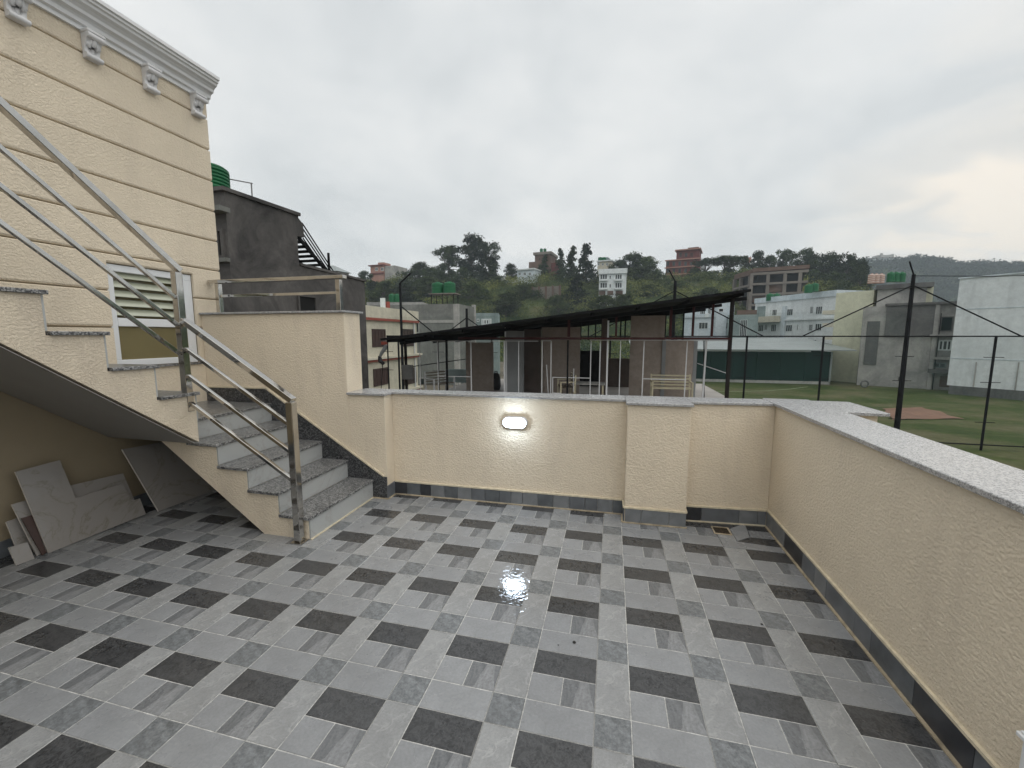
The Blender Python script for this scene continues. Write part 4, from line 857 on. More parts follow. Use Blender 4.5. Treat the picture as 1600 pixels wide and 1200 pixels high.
def ex7(F, t, zt_):
    u = F.uz(1232, 500)[0]
    F.part('string_course', 'white_render', t, 0, F.L + 0.1, 0.001, 0.3, F.uz(1240, 501)[1], F.uz(1240, 498.5)[1])
    F.part('parapet', 'blue_render', t, -0.1, F.L + 0.1, -9, 0.2, F.uz(1240, 469)[1], zt_ + 0.05)
    F.part('corner_pier', 'blue_render', t, F.uz(1223, 500)[0], F.uz(1228, 500)[0], 0.001, 0.35, GZ, zt_ - 1.9)
    F.part('balcony', 'cream_render', t, F.uz(1177, 500)[0], F.uz(1221, 500)[0], 0.3, 1.5, F.uz(1200, 504)[1], F.uz(1200, 495)[1])
    F.part('balcony_recess', 'moss_render', t, F.uz(1183, 487)[0], F.uz(1196, 487)[0], 0.001, 0.05, F.uz(1200, 496)[1], F.uz(1200, 478)[1])
villa('long_white_house', 'long white two-storey house with many grid windows behind the shed', 1177, 84, 1302, 68, (1240, 461), 'white_render',
      [(1230, 483, 1239, 493), (1266, 479, 1271, 490), (1275, 479, 1285, 491), (1185, 508, 1193, 518), (1195, 507, 1199, 516), (1205, 507, 1213, 518), (1228, 508, 1238, 518), (1245, 507, 1248, 516), (1264, 507, 1270, 517), (1274, 506, 1284, 517), (1207, 484, 1214, 493), (1203, 484, 1205, 493), (1228, 531, 1237, 535), (1266, 531, 1276, 537)], ex7)
for x, l in ((1202.5, 'green tank in a cage, nearer the concrete frame building'), (1213, 'green tank in a cage on the long white house')):
    c = atF(x, 470, 80); tank('water_tank', l, (c.x, c.y, c.z), 0.62, 1.35)
for x, y, l in ((1263, 458, 'green tank behind white pipes at the end of the white house roof'), (1272, 456, 'taller green tank beside the cream wall on the white house roof')):
    c = atF(x, y, 70); tank('water_tank', l, (c.x, c.y, c.z), 0.6, 1.4)
def ex8(F, t, zt_):
    for y in (487, 507, 527): 
        u0 = F.uz(1290, y)[0]; F.part('balcony', 'cream_render', t, u0 - 0.4, 0.2, -1.5, -0.05, F.uz(1300, y + 4)[1], F.uz(1300, y - 2)[1])
villa('cream_tower', 'tall blank lime-cream house wall at the far end of the shed', 1301, 54.5, 1359, 51, (1330, 456.5), 'lime_render', [], ex8, 10)
for x, l in ((1361, 'red and white striped tank nearer the cream wall'), (1368, 'red and white striped tank in the middle of three'), (1376, 'red and white striped tank nearer the green tanks')):
    c = atF(x, 443, 51.5); tank('striped_tank', l, (c.x, c.y, c.z), 0.36, 1.15, 'tank_striped', 'striped tanks on the concrete house')
for x, l in ((1391, 'green tank next to the striped tanks'), (1399, 'green tank in the middle of the roof row'), (1408, 'green tank at the mast side of the roof row')):
    c = atF(x, 441, 51.5); tank('water_tank', l, (c.x, c.y, c.z), 0.40, 1.2)
def ex9(F, t, zt_):
    u0, u1, z0, z1 = F.rect(1372, 449, 1450, 480); F.part('upper_storey', 'grey_render', t, u0, u1, -8, -1.5, zt_ - 0.1, z1)
    F.part('roof_edge', 'dark_render', t, u0 - 0.2, u1 + 0.5, -8.2, -1.1, z1, z1 + 0.5)
    u0, u1, z0, z1 = F.rect(1440, 449, 1464, 478); F.part('stair_head', 'lime_render', t, u0, u1, -7, -3, zt_ - 0.1, z1 + 0.3)
    u0, u1, z0, z1 = F.rect(1384, 478, 1459, 525); F.part('cement_panel', 'dark_render', t, u0, u1, 0.001, 0.3, z0, z1)
    u0, u1, z0, z1 = F.rect(1352, 505, 1372, 570); F.part('side_bay', 'dark_render', t, u0, u1, -3, 0.1, z0, z1 + 0.2)
    for y in (525, 560): F.part('window_hood', 'grey_render', t, F.uz(1452, y)[0], F.uz(1494, y)[0], 0.001, 0.6, F.uz(1470, y + 2)[1], F.uz(1470, y - 2)[1])
    F.part('column', 'grey_render', t, F.uz(1459, 500)[0], F.uz(1466, 500)[0], 0.001, 0.4, GZ, zt_); F.part('roof_edge', 'dark_render', t, F.uz(1384, 480)[0], F.L, -6, 0.5, zt_, zt_ + 0.25)
    F.part('balcony', 'dark_render', t, F.uz(1450, 575)[0], F.uz(1492, 575)[0], 0.001, 0.9, F.uz(1470, 583)[1], F.uz(1470, 577)[1])
    F.part('garage_door', 'brick_brown', t, *F.rect(1468, 588, 1489, 605)[:2], 0.001, 0.05, *F.rect(1468, 588, 1489, 605)[2:])
    F.part('downpipe', 'black_steel', t, F.uz(1463, 540)[0], F.uz(1464.3, 540)[0], 0.41, 0.55, GZ, zt_ - 1)
    F.part('cable_box', 'dark_void', t, *F.rect(1404, 589, 1410, 594)[:2], 0.001, 0.2, *F.rect(1404, 589, 1410, 594)[2:])
    F.win(t, (1469, 495, 1489, 518), 'dark_render', 'green_cloth', 1, 0.1)
    F.win(t, (1466, 532, 1487, 548), 'far_frame', 'far_pane', 3, 0.12); F.win(t, (1458, 567, 1478, 575), 'moss_render', 'far_pane', 2, 0.1)
villa('stained_house', 'stained grey concrete house with dark cement panel behind the mast', 1346, 49.5, 1497, 44.5, (1430, 477), 'grey_render', [], ex9, 9)
F, t, zt_ = villa('big_white_house', 'large blank white house wall beyond the lawn at the frame edge', 1489, 42, 1660, 36, (1560, 431), 'white_render', [], None, 12, GZ + 0.9)
F.part('plinth', 'dark_render', t, 0.2, F.L, -12, 0.05, GZ, GZ + 0.899)
for x in (1522, 1588): F.part('downpipe', 'grey_render', t, F.uz(x, 590)[0], F.uz(x, 590)[0] + 0.07, 0.001, 0.12, GZ + 0.9, F.uz(x, 566)[1])
for y in (482, 563): F.part('joint_strip', 'blue_render', t, 0, F.L, 0.001, 0.03, F.uz(1560, y)[1], F.uz(1560, y)[1] + 0.08)
F.part('roof_edge', 'blue_render', t, -0.1, F.L, -12, 0.12, zt_, zt_ + 0.12)
tp = MB(); cs = [atZ(x, y, GZ + 0.03) for x, y in ((1378, 639), (1442, 637), (1506, 655), (1462, 658), (1392, 656))]
vs_ = []
for i in range(9):
    for j in range(9):
        s_, q = i / 8, j / 8; p = cs[0].lerp(cs[1], s_).lerp(cs[4].lerp(cs[2], s_), q); vs_.append((p.x + 0.15 * math.sin(q * 9 + s_ * 4), p.y, GZ + 0.06 + 0.05 * math.sin(s_ * 11 + q * 5) * math.sin(q * 7)))
tp.add(vs_, [(i * 9 + j, (i + 1) * 9 + j, (i + 1) * 9 + j + 1, i * 9 + j + 1) for i in range(8) for j in range(8)], 0, True); tag(tp.build('tarpaulin', 'tarp'), 'rust-brown tarpaulin spread flat on the lawn', 'tarpaulin')
ty = MB(); c = atF(1351, 600, 47.5); c.z = GZ + 0.45
ty.tube([(c.x + 0.36 * math.cos(t_), c.y, c.z + 0.36 * math.sin(t_)) for t_ in [2 * math.pi * k / 20 for k in range(21)]], 0.09, 8); tag(ty.build('tyre', 'dark_render'), 'old brown tyre leaning at the foot of the cream tower wall', 'tyre')
# ================================================================ the wooded hill
def interp(tab, x):
    if x <= tab[0][0]: return tab[0][1]
    for (a, p), (c, q) in zip(tab[:-1], tab[1:]):
        if x <= c: return p + (q - p) * (x - a) / (c - a)
    return tab[-1][1]
def az(p): return math.atan2(p[0] - CAM.x, p[1] - CAM.y)
RID = []
for px, y in ((300, 462), (560, 449), (620, 443), (700, 441), (780, 441), (840, 439), (900, 443), (960, 441), (1030, 438), (1090, 439), (1150, 434), (1260, 441), (1340, 455), (1400, 478), (1600, 500), (1800, 505)):
    p = atD(px, y, 150); RID.append((az(p), p.z))
FAR = []
for px, y in ((1180, 440), (1300, 420), (1350, 409), (1395, 409), (1432, 406), (1466, 408), (1500, 416), (1530, 414), (1580, 418), (1660, 414), (1800, 425)):
    p = atD(px, y, 600); FAR.append((az(p), p.z))
def smooth(a, c, x): t = min(1, max(0, (x - a) / (c - a))); return t * t * (3 - 2 * t)
def ground_z(x, y):
    D = math.hypot(x - CAM.x, y - CAM.y); a = az((x, y))
    bump_ = 0.8 * math.sin(x * 0.13) * math.cos(y * 0.11) + 0.4 * math.sin(x * 0.31 + y * 0.23)
    k = smooth(92, 150, D); return GZ - 0.3 + (interp(RID, a) - GZ + bump_ * (D < 148)) * k - 10 * smooth(175, 230, D)
def grid(name, m, a0, a1, d0, d1, na, nd, fz):
    b = MB(); vs_ = []
    for i in range(na + 1):
        for j in range(nd + 1):
            a = a0 + (a1 - a0) * i / na; D = d0 + (d1 - d0) * j / nd; x, y = CAM.x + D * math.sin(a), CAM.y + D * math.cos(a); vs_.append((x, y, fz(x, y)))
    b.add(vs_, [(i * (nd + 1) + j, i * (nd + 1) + j + 1, (i + 1) * (nd + 1) + j + 1, (i + 1) * (nd + 1) + j) for i in range(na) for j in range(nd)], 0, True)
    return tag(b.build(name, m), kind='structure')
grid('hill', 'hillside', R(-75), R(62), 90, 232, 110, 40, ground_z)
def far_z(x, y):
    D = math.hypot(x - CAM.x, y - CAM.y); a = az((x, y)); return GZ - 1 + (interp(FAR, a) - GZ) * smooth(430, 600, D) - 25 * smooth(620, 760, D)
grid('far_hill', 'hillside', R(5), R(62), 420, 770, 70, 24, far_z)
class Leaves:
    def __init__(s, seed): s.v = []; s.f = []; s.r = random.Random(seed)
    def leaf(s, p, size, flat=0.0):
        r_ = s.r; n = Vector((r_.gauss(0, 1), r_.gauss(0, 1), r_.gauss(0, 1) + flat)).normalized(); t = n.orthogonal().normalized(); q = n.cross(t); a = r_.uniform(0, 6.28)
        t, q = t * math.cos(a) + q * math.sin(a), q * math.cos(a) - t * math.sin(a); w_ = size * r_.uniform(0.35, 0.75); l_ = size * r_.uniform(0.7, 1.3); o = len(s.v); p = Vector(p)
        s.v += [tuple(p - t * l_ * 0.5), tuple(p + q * w_ * 0.5 - t * l_ * 0.1), tuple(p + t * l_ * 0.5), tuple(p - q * w_ * 0.5 - t * l_ * 0.05)]; s.f.append((o, o + 1, o + 2, o + 3))
    def blob(s, c, rad, n, size, squash=0.8):
        for _ in range(n):
            d = Vector((s.r.gauss(0, 1), s.r.gauss(0, 1), s.r.gauss(0, 1))).normalized(); k = rad * s.r.choice((0.5, 0.8, 0.9, 1.0, 1.0, 1.15, 1.3)) * s.r.uniform(0.9, 1.05) * (0.86 + 0.22 * math.sin(d.x * 5 + c[0]) * math.cos(d.z * 4 + c[1]))
            s.leaf((c[0] + d.x * k, c[1] + d.y * k, c[2] + d.z * k * squash), size)
    def mesh(s, name, m):
        me = bpy.data.meshes.new(name); me.from_pydata(s.v, [], s.f); me.materials.append(M[m]); return me
def trunk_mesh(h_, r_, limbs, m='bark'):
    b = MB(); b.tube([(0, 0, -1.0), (0.05, 0.03, h_ * 0.4), (-0.05, 0.06, h_)], [r_, r_ * 0.75, r_ * 0.3], 7)
    for p in limbs: b.tube([(0, 0, h_ * 0.45), (p[0] * 0.5, p[1] * 0.5, (p[2] + h_ * 0.45) * 0.52), p], [r_ * 0.5, r_ * 0.3, r_ * 0.1], 5)
    return b.mesh('trunk', m)
PROTO = {}
def broad(key, seed, open_=0.0, m='leaf_dark', nb=44, low=0.14):
    L = Leaves(seed); r_ = L.r; limbs = []
    for k in range(nb):
        z = 10 * (low + (0.98 - low) * (k + 0.5) / nb); rad = 5.0 * math.sin(math.pi * min(1, 0.12 + 0.84 * (z / 10 - low) / (1 - low))) ** 0.6
        a = r_.uniform(0, 6.28); q = rad * r_.uniform(0.2, 0.85); br = r_.uniform(0.8, 1.7) * (1 - 0.2 * open_)
        c = (q * math.cos(a), q * math.sin(a), min(z, 9.4)); limbs.append((c[0] * 0.8, c[1] * 0.8, c[2] * 0.92)); L.blob(c, br, int(100 * br), 0.52, 0.75)
    PROTO[key] = (L.mesh('crown', m), trunk_mesh(8.2, 0.32, limbs[::2]))
def conifer(key, seed, m='leaf_dark'):
    L = Leaves(seed); r_ = L.r; limbs = []
    for k in range(15):
        z = 0.9 + 8.9 * k / 14; rad = 3.9 * (1 - (z / 10.2) ** 1.35) + 0.3
        for j in range(max(3, int(9 * (1 - k / 18)))):
            a = r_.uniform(0, 6.28); q = rad * r_.uniform(0.55, 1.05); p = Vector((q * math.cos(a), q * math.sin(a), z - 0.18 * q + r_.uniform(-0.2, 0.2))); limbs.append(tuple(p)) if j == 0 else None
            for i in range(34):
                s_ = r_.uniform(0.1, 1.05); L.leaf((p.x * s_ + r_.gauss(0, 0.22), p.y * s_ + r_.gauss(0, 0.22), z + (p.z - z) * s_ + r_.gauss(0, 0.2)), 0.62, 0.6)
    PROTO[key] = (L.mesh('crown', m), trunk_mesh(9.6, 0.26, limbs[::3]))
def umbrella(key, seed, m='leaf_dark'):
    L = Leaves(seed); r_ = L.r; limbs = []
    for k in range(13):
        a = r_.uniform(0, 6.28); q = r_.uniform(0.3, 4.3); c = (q * math.cos(a), q * math.sin(a), 8.6 - 0.09 * q * q + r_.uniform(-1.3, 0.4)); limbs.append(tuple(x * 0.93 for x in c)); L.blob(c, r_.uniform(1.3, 1.9), 260, 0.5, 0.6)
    PROTO[key] = (L.mesh('crown', m), trunk_mesh(8.0, 0.3, limbs))
broad('b0', 11); broad('b1', 12, 0.4); broad('b2', 13, 0.1, 'leaf_mid'); broad('b3', 14, 0.6, nb=36); broad('b4', 15, 0, 'leaf_mid', 40, 0.1); conifer('c0', 21); conifer('c1', 22); umbrella('u0', 31); umbrella('u1', 32)
trng = random.Random(5)
def tree(kind, px, yb, yt, wpx, D, label, group=None, name='tree'):
    p = atD(px, yb, D); h_ = atD(px, yt, D).z - p.z; d = ray(px, yb); sc_ = math.hypot(d.x, d.y); w_ = 1.22 * wpx * (D / sc_) / 642.6
    gz = ground_z(p.x, p.y) if D < 240 else p.z
    z0 = p.z
    t = thing(name, label, 'tree', (p.x, p.y, z0), group); rw = {'c': 6.6, 'u': 9.6, 'b': 10.4}[kind[0]]
    t.scale = (w_ / rw, w_ / rw, h_ / 10.0); t.rotation_euler = (0, 0, trng.uniform(0, 6.28))
    for n, me in zip(('crown', 'trunk'), PROTO[kind]):
        o = bpy.data.objects.new(n, me); col.objects.link(o); o.parent = t
    return t
RG = 'trees along the hill ridge'
for a in (('b3', 702, 441, 386, 50, 150, 'tall airy dark tree on the ridge, nearest the pink house in its clump'), ('b1', 736, 443, 372, 66, 152, 'tallest dark tree in the big ridge clump above the green tanks'), ('b3', 764, 441, 379, 44, 149, 'tall thin-crowned ridge tree just beside the tallest one'),
          ('b2', 655, 447, 411, 52, 146, 'rounded bushy tree between the pink house and the tall clump'), ('b0', 572, 450, 424, 26, 150, 'small dark tree beside the pink hilltop house'), ('b0', 799, 442, 413, 26, 150, 'small round dark tree between the tall clump and the brown tower'),
          ('c0', 851, 437, 398, 20, 150, 'slim conifer in front of the brown tower'), ('c1', 875, 446, 390, 26, 150, 'slim pointed conifer just past the brown tower'), ('c0', 893, 470, 387, 38, 142, 'broad dark conifer in the middle of the conifer group'), ('c1', 914, 462, 383, 40, 141, 'tallest conifer of the group beside the white hill house'), ('c0', 901, 497, 430, 56, 128, 'wide dark conifer lower down in front of the conifer group'),
          ('b0', 984, 443, 398, 58, 155, 'broad dark ridge tree just past the white hill house'), ('b2', 1008, 441, 402, 40, 153, 'rounded ridge tree on the brick house side of the white house'), ('b0', 1022, 450, 424, 36, 148, 'low dark tree at the foot of the red brick house'), ('u0', 1101, 440, 400, 32, 152, 'umbrella-crowned tree nearest the red brick house'), ('u1', 1131, 441, 396, 46, 150, 'wide umbrella-crowned tree next to the concrete frame'), ('b2', 1108, 452, 424, 50, 146, 'low spreading tree below the umbrella-crowned trees'),
          ('b0', 966, 446, 408, 34, 153, 'dark ridge tree rising behind the white hill house roof'), ('b4', 1001, 452, 418, 60, 149, 'wide low dark tree below the broad ridge trees'), ('b0', 1086, 450, 420, 34, 149, 'dark tree under the small white house'), ('b0', 1140, 452, 420, 36, 148, 'dark bushy tree touching the concrete frame corner'), ('b1', 1204, 438, 400, 30, 162, 'lower tree between the first and middle trees behind the frame roof'), ('b0', 1267, 446, 398, 36, 156, 'dark tree joining the frame roof trees to the big wood'), ('b0', 1336, 462, 408, 34, 152, 'dark tree near the far end of the wood'), ('b1', 1163, 433, 402, 16, 160, 'thin tree in front of the small white ridge house'), ('b1', 1185, 436, 393, 30, 160, 'first tree rising behind the concrete frame roof'), ('b3', 1221, 440, 391, 34, 160, 'middle tree rising behind the concrete frame roof'), ('b1', 1249, 440, 391, 40, 158, 'last tree rising behind the concrete frame roof'), ('b0', 1286, 452, 398, 48, 152, 'big dark tree just past the concrete frame'), ('b3', 1318, 458, 398, 48, 150, 'big dark tree where the near wood meets the far hill'), ('b0', 1268, 466, 425, 40, 142, 'dark tree low beside the concrete frame corner'), ('b0', 1303, 470, 428, 46, 140, 'dark tree low at the edge of the near wood'), ('b2', 1340, 468, 415, 30, 146, 'last tree of the near wood before the far hill')):
    tree(*a, RG)
HL = ['bushy green tree directly below the pink house', 'dark tree behind the slim mast top', 'green tree between slim mast and twin tanks', 'dark tree just above the twin green tanks', 'yellow-green tree on the slope past the twin tanks', 'dark low tree behind the concrete building roof', 'dark tree tucked beside the cement house corner', 'green tree at the foot of the white hill house', 'green tree on the slope under the low ridge wall', 'bushy tree on the slope below the red brick house', 'green tree under the pale retaining wall', 'dark tree under the tallest ridge tree', 'dark tree under the airy ridge tree', 'low green tree under the small round ridge tree', 'bush-like tree hiding the foot of the white hill house', 'bush-like tree past the corner of the white hill house', 'dark tree filling the foot of the tall ridge clump', 'dark tree joining the rounded tree to the tall clump', 'yellow-green tree in front of the retaining wall', 'broad yellow-green tree above the barred house', 'green tree showing over the pavilion roof by the mast', 'green tree between the mast top and the concrete frame']
for i, (px, yb, yt, w_, D, k) in enumerate(((600, 478, 440, 50, 128, 'b2'), (632, 476, 437, 46, 130, 'b0'), (668, 474, 432, 48, 132, 'b4'), (706, 470, 436, 46, 134, 'b0'), (738, 482, 442, 52, 128, 'b4'), (640, 500, 462, 54, 112, 'b0'), (585, 470, 440, 36, 134, 'b0'), (958, 482, 458, 40, 126, 'b4'), (1015, 470, 446, 44, 132, 'b4'), (1062, 466, 440, 44, 136, 'b2'), (872, 500, 462, 40, 120, 'b4'), (722, 455, 420, 36, 142, 'b0'), (690, 455, 425, 34, 142, 'b0'), (780, 452, 432, 36, 142, 'b4'), (940, 497, 462, 44, 108, 'b4'), (975, 494, 460, 40, 110, 'b2'), (760, 448, 424, 44, 144, 'b0'), (673, 452, 418, 40, 144, 'b0'), (820, 470, 446, 44, 130, 'b4'), (790, 492, 458, 54, 118, 'b4'), (1050, 490, 462, 48, 116, 'b4'), (1110, 478, 450, 50, 124, 'b2'))):
    tree(k, px, yb, yt, w_, D, HL[i], 'trees on the hillside')
# scrub that covers the slope
L = Leaves(77)
for i in range(2300):
    px = L.r.uniform(545, 1345); D = L.r.uniform(94, 150); a = atD(px, 500, D); z = ground_z(a.x, a.y); rad = L.r.choice((0.8, 1.0, 1.3, 1.6, 2.2, 2.9))
    n_ = int(30 * rad ** 1.5)
    for _ in range(n_):
        d = Vector((L.r.gauss(0, 1), L.r.gauss(0, 1), abs(L.r.gauss(0, 1)))).normalized(); k = rad * L.r.uniform(0.6, 1.1); L.leaf((a.x + d.x * k * 1.2, a.y + d.y * k * 1.2, z + d.z * k), 0.46)
so_ = bpy.data.objects.new('scrub', L.mesh('scrub', 'leaf_scrub')); col.objects.link(so_); tag(so_, 'mass of green scrub covering the hillside', 'scrub', kind='stuff')
L = Leaves(78)
for i in range(2300):
    px = L.r.uniform(1290, 1720); D = L.r.uniform(455, 610); a = atD(px, 500, D); z = far_z(a.x, a.y); rad = L.r.uniform(2.6, 6.0)
    for _ in range(int(5 * rad)):
        d = Vector((L.r.gauss(0, 1), L.r.gauss(0, 1), abs(L.r.gauss(0, 1)))).normalized(); k = rad * L.r.uniform(0.6, 1.1); L.leaf((a.x + d.x * k, a.y + d.y * k, z + d.z * k * 1.1), 2.0)
so_ = bpy.data.objects.new('far_wood', L.mesh('far_wood', 'leaf_dark')); col.objects.link(so_); tag(so_, 'hazy wood covering the distant hill', 'wood', kind='stuff')

# ================================================================ houses on the hill
HG = 'houses on the hill'
def hz(px, D): p = atD(px, 500, D); return ground_z(p.x, p.y)
def grid_wins(F, t, x0, x1, nx, rows, w_, h_, frame='far_frame', mull=2, fw=0.12, pane='far_pane'):
    for y in rows:
        for k in range(nx):
            x = x0 + (x1 - x0) * (k + 0.5) / nx; F.win(t, (x - w_ / 2, y - h_ / 2, x + w_ / 2, y + h_ / 2), frame, pane, mull, fw)
def hh(name, label, xl, dl, xr_, dr_, ytop, m, depth=9, drop=4, cat='house'):
    F = Fac(plan(xl, dl), plan(xr_, dr_)); zb_ = hz((xl + xr_) / 2, (dl + dr_) / 2) - drop; t = base_thing(name, label, cat, F, zb_, HG); zt_ = F.uz((xl + xr_) / 2, ytop)[1]; F.part('wall', m, t, 0, F.L, -depth, 0, zb_, zt_); return F, t, zt_
# pink house
F, t, zt_ = hh('pink_house', 'pink brick house with grey side wing on the hill crest', 583, 152, 603, 150, 415, 'pink_render')
grid_wins(F, t, 584, 602, 2, (420.5,), 4.5, 5); F.part('roof_edge', 'brick_red', t, -0.6, F.L + 0.3, -9, 0.5, zt_, zt_ + 0.35); F.part('stair_head', 'pink_render', t, F.L * 0.45, F.L * 0.9, -5, -1, zt_ + 0.36, zt_ + 1.3); F.part('side_wing', 'grey_render', t, F.L + 0.05, F.L + 4.6, -8, -0.5, zt_ - 10, zt_ - 0.2); F.part('string_course', 'brick_red', t, -0.2, F.L + 0.1, 0.001, 0.35, F.uz(593, 428)[1], F.uz(593, 426)[1])
# brown tower
F, t, zt_ = hh('brown_tower', 'brown brick tower house with flared top on the ridge', 835, 150, 859, 148, 398, 'brick_brown')
F.part('top_storey', 'frame_concrete', t, -0.5, F.L + 0.4, -9.2, 0.5, zt_ + 0.001, zt_ + 0.9); F.part('low_wing', 'brick_brown', t, -2.4, -0.05, -7, -0.5, zt_ - 12, F.uz(830, 409)[1]); grid_wins(F, t, 838, 858, 2, (405, 416), 3, 4, 'brick_brown'); F.part('side_wing', 'brick_red', t, F.L + 0.05, F.L + 2.6, -7, -1, zt_ - 12, F.uz(866, 410)[1])
for x, l in ((846, 'tiny dark tank on the brown tower, nearer its low wing'), (851.5, 'tiny dark tank on the brown tower, nearer the conifers')):
    c = atF(x, 393.5, 146); tank('water_tank', l, (c.x, c.y, zt_ + 0.9), 0.55, 1.3)
F, t, zt_ = hh('low_white_house', 'low pale blue-white house in front of the brown tower', 808, 146, 834, 143, 422, 'blue_render', 6); grid_wins(F, t, 808, 832, 3, (428,), 4, 5)
F.part('roof_edge', 'white_render', t, -0.3, F.L + 0.3, -6, 0.5, zt_, zt_ + 0.4)
F, t, zt_ = hh('slope_wall', 'pale broken retaining wall on the slope under the tower', 832, 130, 874, 126, 448, 'frame_concrete', 1.0, 2, 'wall')
for k in range(5): F.part('buttress', 'brick_brown', t, F.L * k / 4 - 0.25, F.L * k / 4 + 0.25, 0.001, 0.4, zt_ - 6, zt_ + 0.2)
# white hill house with balconies
F, t, zt_ = hh('white_hill_house', 'white three-storey house with four shaded balconies on the slope', 934, 122, 976, 120, 421, 'white_render', 8, 1)
F.part('parapet', 'white_render', t, -0.2, F.L + 0.2, -8.1, 0.5, F.uz(955, 428)[1], F.uz(955, 422)[1] + 0.3)
for y0, y1 in ((428.5, 437.5), (441.5, 451)):
    for x0, x1 in ((937.5, 949), (961, 972)):
        u0, u1, z0, z1 = F.rect(x0, y0, x1, y1); o = F.win(t, (u0, u1, z0, z1), 'far_frame', 'far_pane', 3, 0.14, False); F.part('balcony', 'white_render', t, u0 - 0.1, u1 + 0.1, 0.1, 1.0, z0 - 0.35, z0 + 0.15)
    F.win(t, (952, y0 + 2, 955, y1 - 1), 'white_render', 'far_pane', 1, 0.12)
for x0, x1 in ((936, 946), (949, 958), (962, 973)): F.part('ground_opening', 'brick_brown', t, *F.rect(x0, 454.5, x1, 461)[:2], 0.001, 0.12, *F.rect(x0, 454.5, x1, 461)[2:])
F, t, zt_ = hh('pale_back_house', 'pale pinkish house peeping over the white hill house', 931, 152, 953, 150, 407, 'cream_render', 7); grid_wins(F, t, 932, 952, 3, (413,), 3.4, 4)
F.part('roof_house', 'moss_render', t, F.L * 0.1, F.L * 0.7, -6, -1, zt_ + .001, zt_ + 1.2); F.part('roof_edge', 'white_render', t, -0.3, F.L + 0.3, -7.2, 0.5, zt_ - 0.4, zt_)
for x, l in ((938, 'tiny green tank on the pale back house, conifer side'), (944, 'tiny green tank on the pale back house, open side')):
    c = atF(x, 404, 149); tank('water_tank', l, (c.x, c.y, zt_ + 0.1), 0.8, 1.2)
# red brick house
F, t, zt_ = hh('brick_house', 'tall red brick house with set-back top storey on the ridge', 1036, 150, 1086, 145, 406, 'brick_red', 10)
grid_wins(F, t, 1039, 1085, 5, (412.3, 423.3, 434), 4.6, 7, 'brick_brown', 1, 0.10); u = F.uz(1057, 400)[0]
F.part('top_storey', 'brick_red', t, u, F.L, -9, 0.02, zt_ + .001, F.uz(1072, 391.5)[1]); grid_wins(F, t, 1059, 1085, 3, (398.5,), 4.6, 7, 'brick_brown', 1, 0.10)
F.part('roof_edge', 'pink_render', t, u - 0.5, F.L + 0.5, -9.2, 0.7, F.uz(1072, 391.3)[1], F.uz(1072, 389.5)[1]); F.part('roof_cap', 'brick_brown', t, u + 3.6, F.L - 0.3, -7, -0.5, F.uz(1072, 389.4)[1], F.uz(1072, 387)[1])
for y in (406, 417.5, 428.5): F.part('string_course', 'pink_render', t, -0.4, F.L + 0.3, 0.001, 0.5, F.uz(1060, y + 1)[1], F.uz(1060, y - 0.6)[1])
F, t, zt_ = hh('small_white_house', 'small white house between the brick house and umbrella trees', 1085, 156, 1097, 155, 409, 'white_render', 6); grid_wins(F, t, 1086, 1096, 2, (414,), 2.6, 3.6); F.part('roof_edge', 'cream_render', t, -0.4, F.L + 0.4, -6, 0.6, zt_, zt_ + 0.4)
F, t, zt_ = hh('ridge_white_house', 'white house with stepped top behind the concrete frame', 1156, 160, 1176, 159, 411, 'white_render', 7); F.part('top_storey', 'pink_render', t, 0.5, F.L * 0.55, -5, -0.5, zt_ + .001, F.uz(1163, 402)[1]); grid_wins(F, t, 1157, 1175, 3, (416,), 2.8, 4)
# unfinished concrete frame
F = Fac(plan(1172, 101), plan(1253, 96)); zb_ = GZ - 1; t = base_thing('unfinished_building', 'unfinished brown concrete frame building with open dark floors', 'building', F, zb_, HG)
zt_ = F.uz(1212, 421)[1]; F.part('core', 'dark_void', t, 0.5, F.L - 0.5, -11, -1.2, zb_, zt_ - 0.5)
for y, th in ((424.5, 0.55), (441, 0.5), (457.5, 0.5), (474, 0.5)): z = F.uz(1212, y)[1]; F.part('floor_slab', 'frame_concrete', t, -0.3, F.L + 0.3, -12, 0.15, z - th, z)
for x in (1174, 1199.5, 1226, 1249.5): u = F.uz(x, 445)[0]; F.part('column', 'frame_concrete', t, u - 0.35, u + 0.35, -0.8, 0.05, zb_, zt_ - 0.6)
F.part('parapet', 'brick_brown', t, -0.4, F.L + 0.4, -12, 0.1, zt_ - 0.3, zt_ + 0.55)
for x0, y0, x1, y1 in ((1199, 442, 1226, 456), (1176, 458.5, 1199, 472), (1227, 458.5, 1249, 472)): u0, u1, z0, z1 = F.rect(x0, y0, x1, y1); F.part('brick_infill', 'brick_brown', t, u0, u1, -0.9, -0.5, z0, z1)
Fs = Fac(plan(1143, 111), plan(1172, 101))
Fs.part('core', 'dark_void', t, 0.3, Fs.L - 0.3, -6, -1.0, zb_, Fs.uz(1158, 428)[1])
for (x, ya) in ((1146, 431), (1156, 428.5), (1170, 425)): u = Fs.uz(x, 440)[0]; Fs.part('column', 'frame_concrete', t, u - 0.35, u + 0.35, -0.7, 0.05, zb_, zt_ - 0.6)
Fs.part('parapet', 'brick_brown', t, -0.3, Fs.L, -7, 0.1, zt_ - 0.75, zt_ + 0.5); Fs.part('floor_slab', 'frame_concrete', t, -0.3, Fs.L, -7, 0.12, F.uz(1212, 441)[1] - 0.5, F.uz(1212, 441)[1])
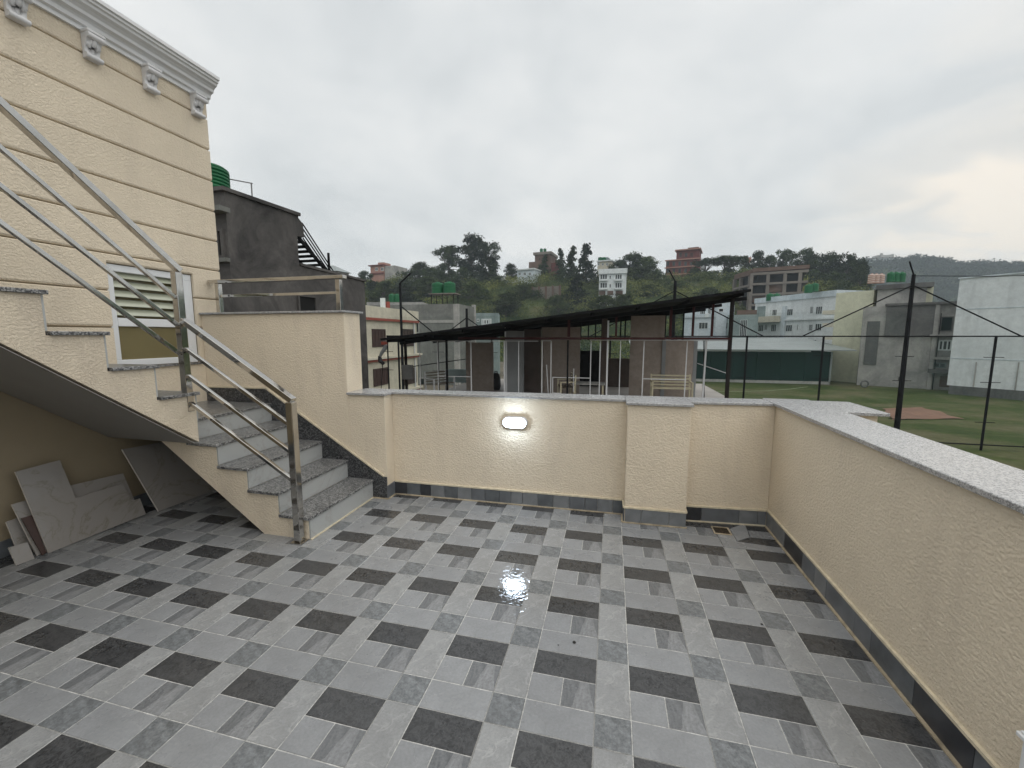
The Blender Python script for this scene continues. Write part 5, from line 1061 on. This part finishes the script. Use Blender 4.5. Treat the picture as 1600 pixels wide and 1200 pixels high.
# far palace on the distant hill, small roofs on the left
F = Fac(plan(1354, 440), plan(1392, 436)); t = base_thing('distant_palace', 'pale tiered building on top of the hazy far hill', 'building', F, 30, HG); zt_ = F.uz(1372, 403)[1]
F.part('wall', 'white_render', t, 0, F.L, -15, 0, zt_ - 14, zt_); F.part('upper_tier', 'grey_render', t, F.L * 0.2, F.L * 0.8, -12, -2, zt_, zt_ + 3.1); F.part('turret', 'grey_render', t, F.L * 0.42, F.L * 0.5, -8, -6, zt_ + 3.101, zt_ + 5.6); F.part('turret', 'grey_render', t, F.L * 0.86, F.L * 0.95, -8, -6, zt_, zt_ + 4.5)
F.part('roof_edge', 'frame_concrete', t, -0.8, F.L + 0.8, -15, 0.8, zt_ - 0.6, zt_ - 0.001)
F = Fac(plan(507, 88), plan(532, 86)); t = base_thing('tin_roof_house', 'pale tin-roofed house showing over the cement house roof', 'house', F, GZ, HG); zt_ = F.uz(523, 424)[1]
F.part('wall', 'grey_render', t, 0, F.L, -3, 0, GZ, zt_); b = MB(); P_ = lambda u, n, z: F.p + F.d * u + F.n * n + Vector((0, 0, z)); zr = F.uz(520, 412)[1]
b.add([P_(-0.5, 0.6, zt_), P_(F.L + 0.5, 0.6, zt_), P_(F.L + 0.5, -3.4, zt_), P_(-0.5, -3.4, zt_), P_(0.4, -1.5, zr), P_(F.L * 0.45, -1.5, zr)], [(0, 1, 5, 4), (1, 2, 5), (2, 3, 4, 5), (3, 0, 4), (3, 2, 1, 0)]); b.build('roof', 'sheet_metal', t)

# ================================================================ the air
b = MB(); b.box(-990, 990, -990, 990, GZ - 1.1, 128); hzo = b.build('haze', 'bead'); tag(hzo, 'thin even haze in the air', 'haze', kind='stuff')
hm = bpy.data.materials.new('haze'); hm.use_nodes = True; ht = hm.node_tree; ht.nodes.clear(); ho = N(ht, 'ShaderNodeOutputMaterial'); pvn = N(ht, 'ShaderNodeVolumePrincipled')
pvn.inputs['Color'].default_value = (0.74, 0.85, 0.95, 1); pvn.inputs['Density'].default_value = 0.00055; ht.links.new(pvn.outputs[0], ho.inputs['Volume'])
hzo.data.materials.clear(); hzo.data.materials.append(hm)
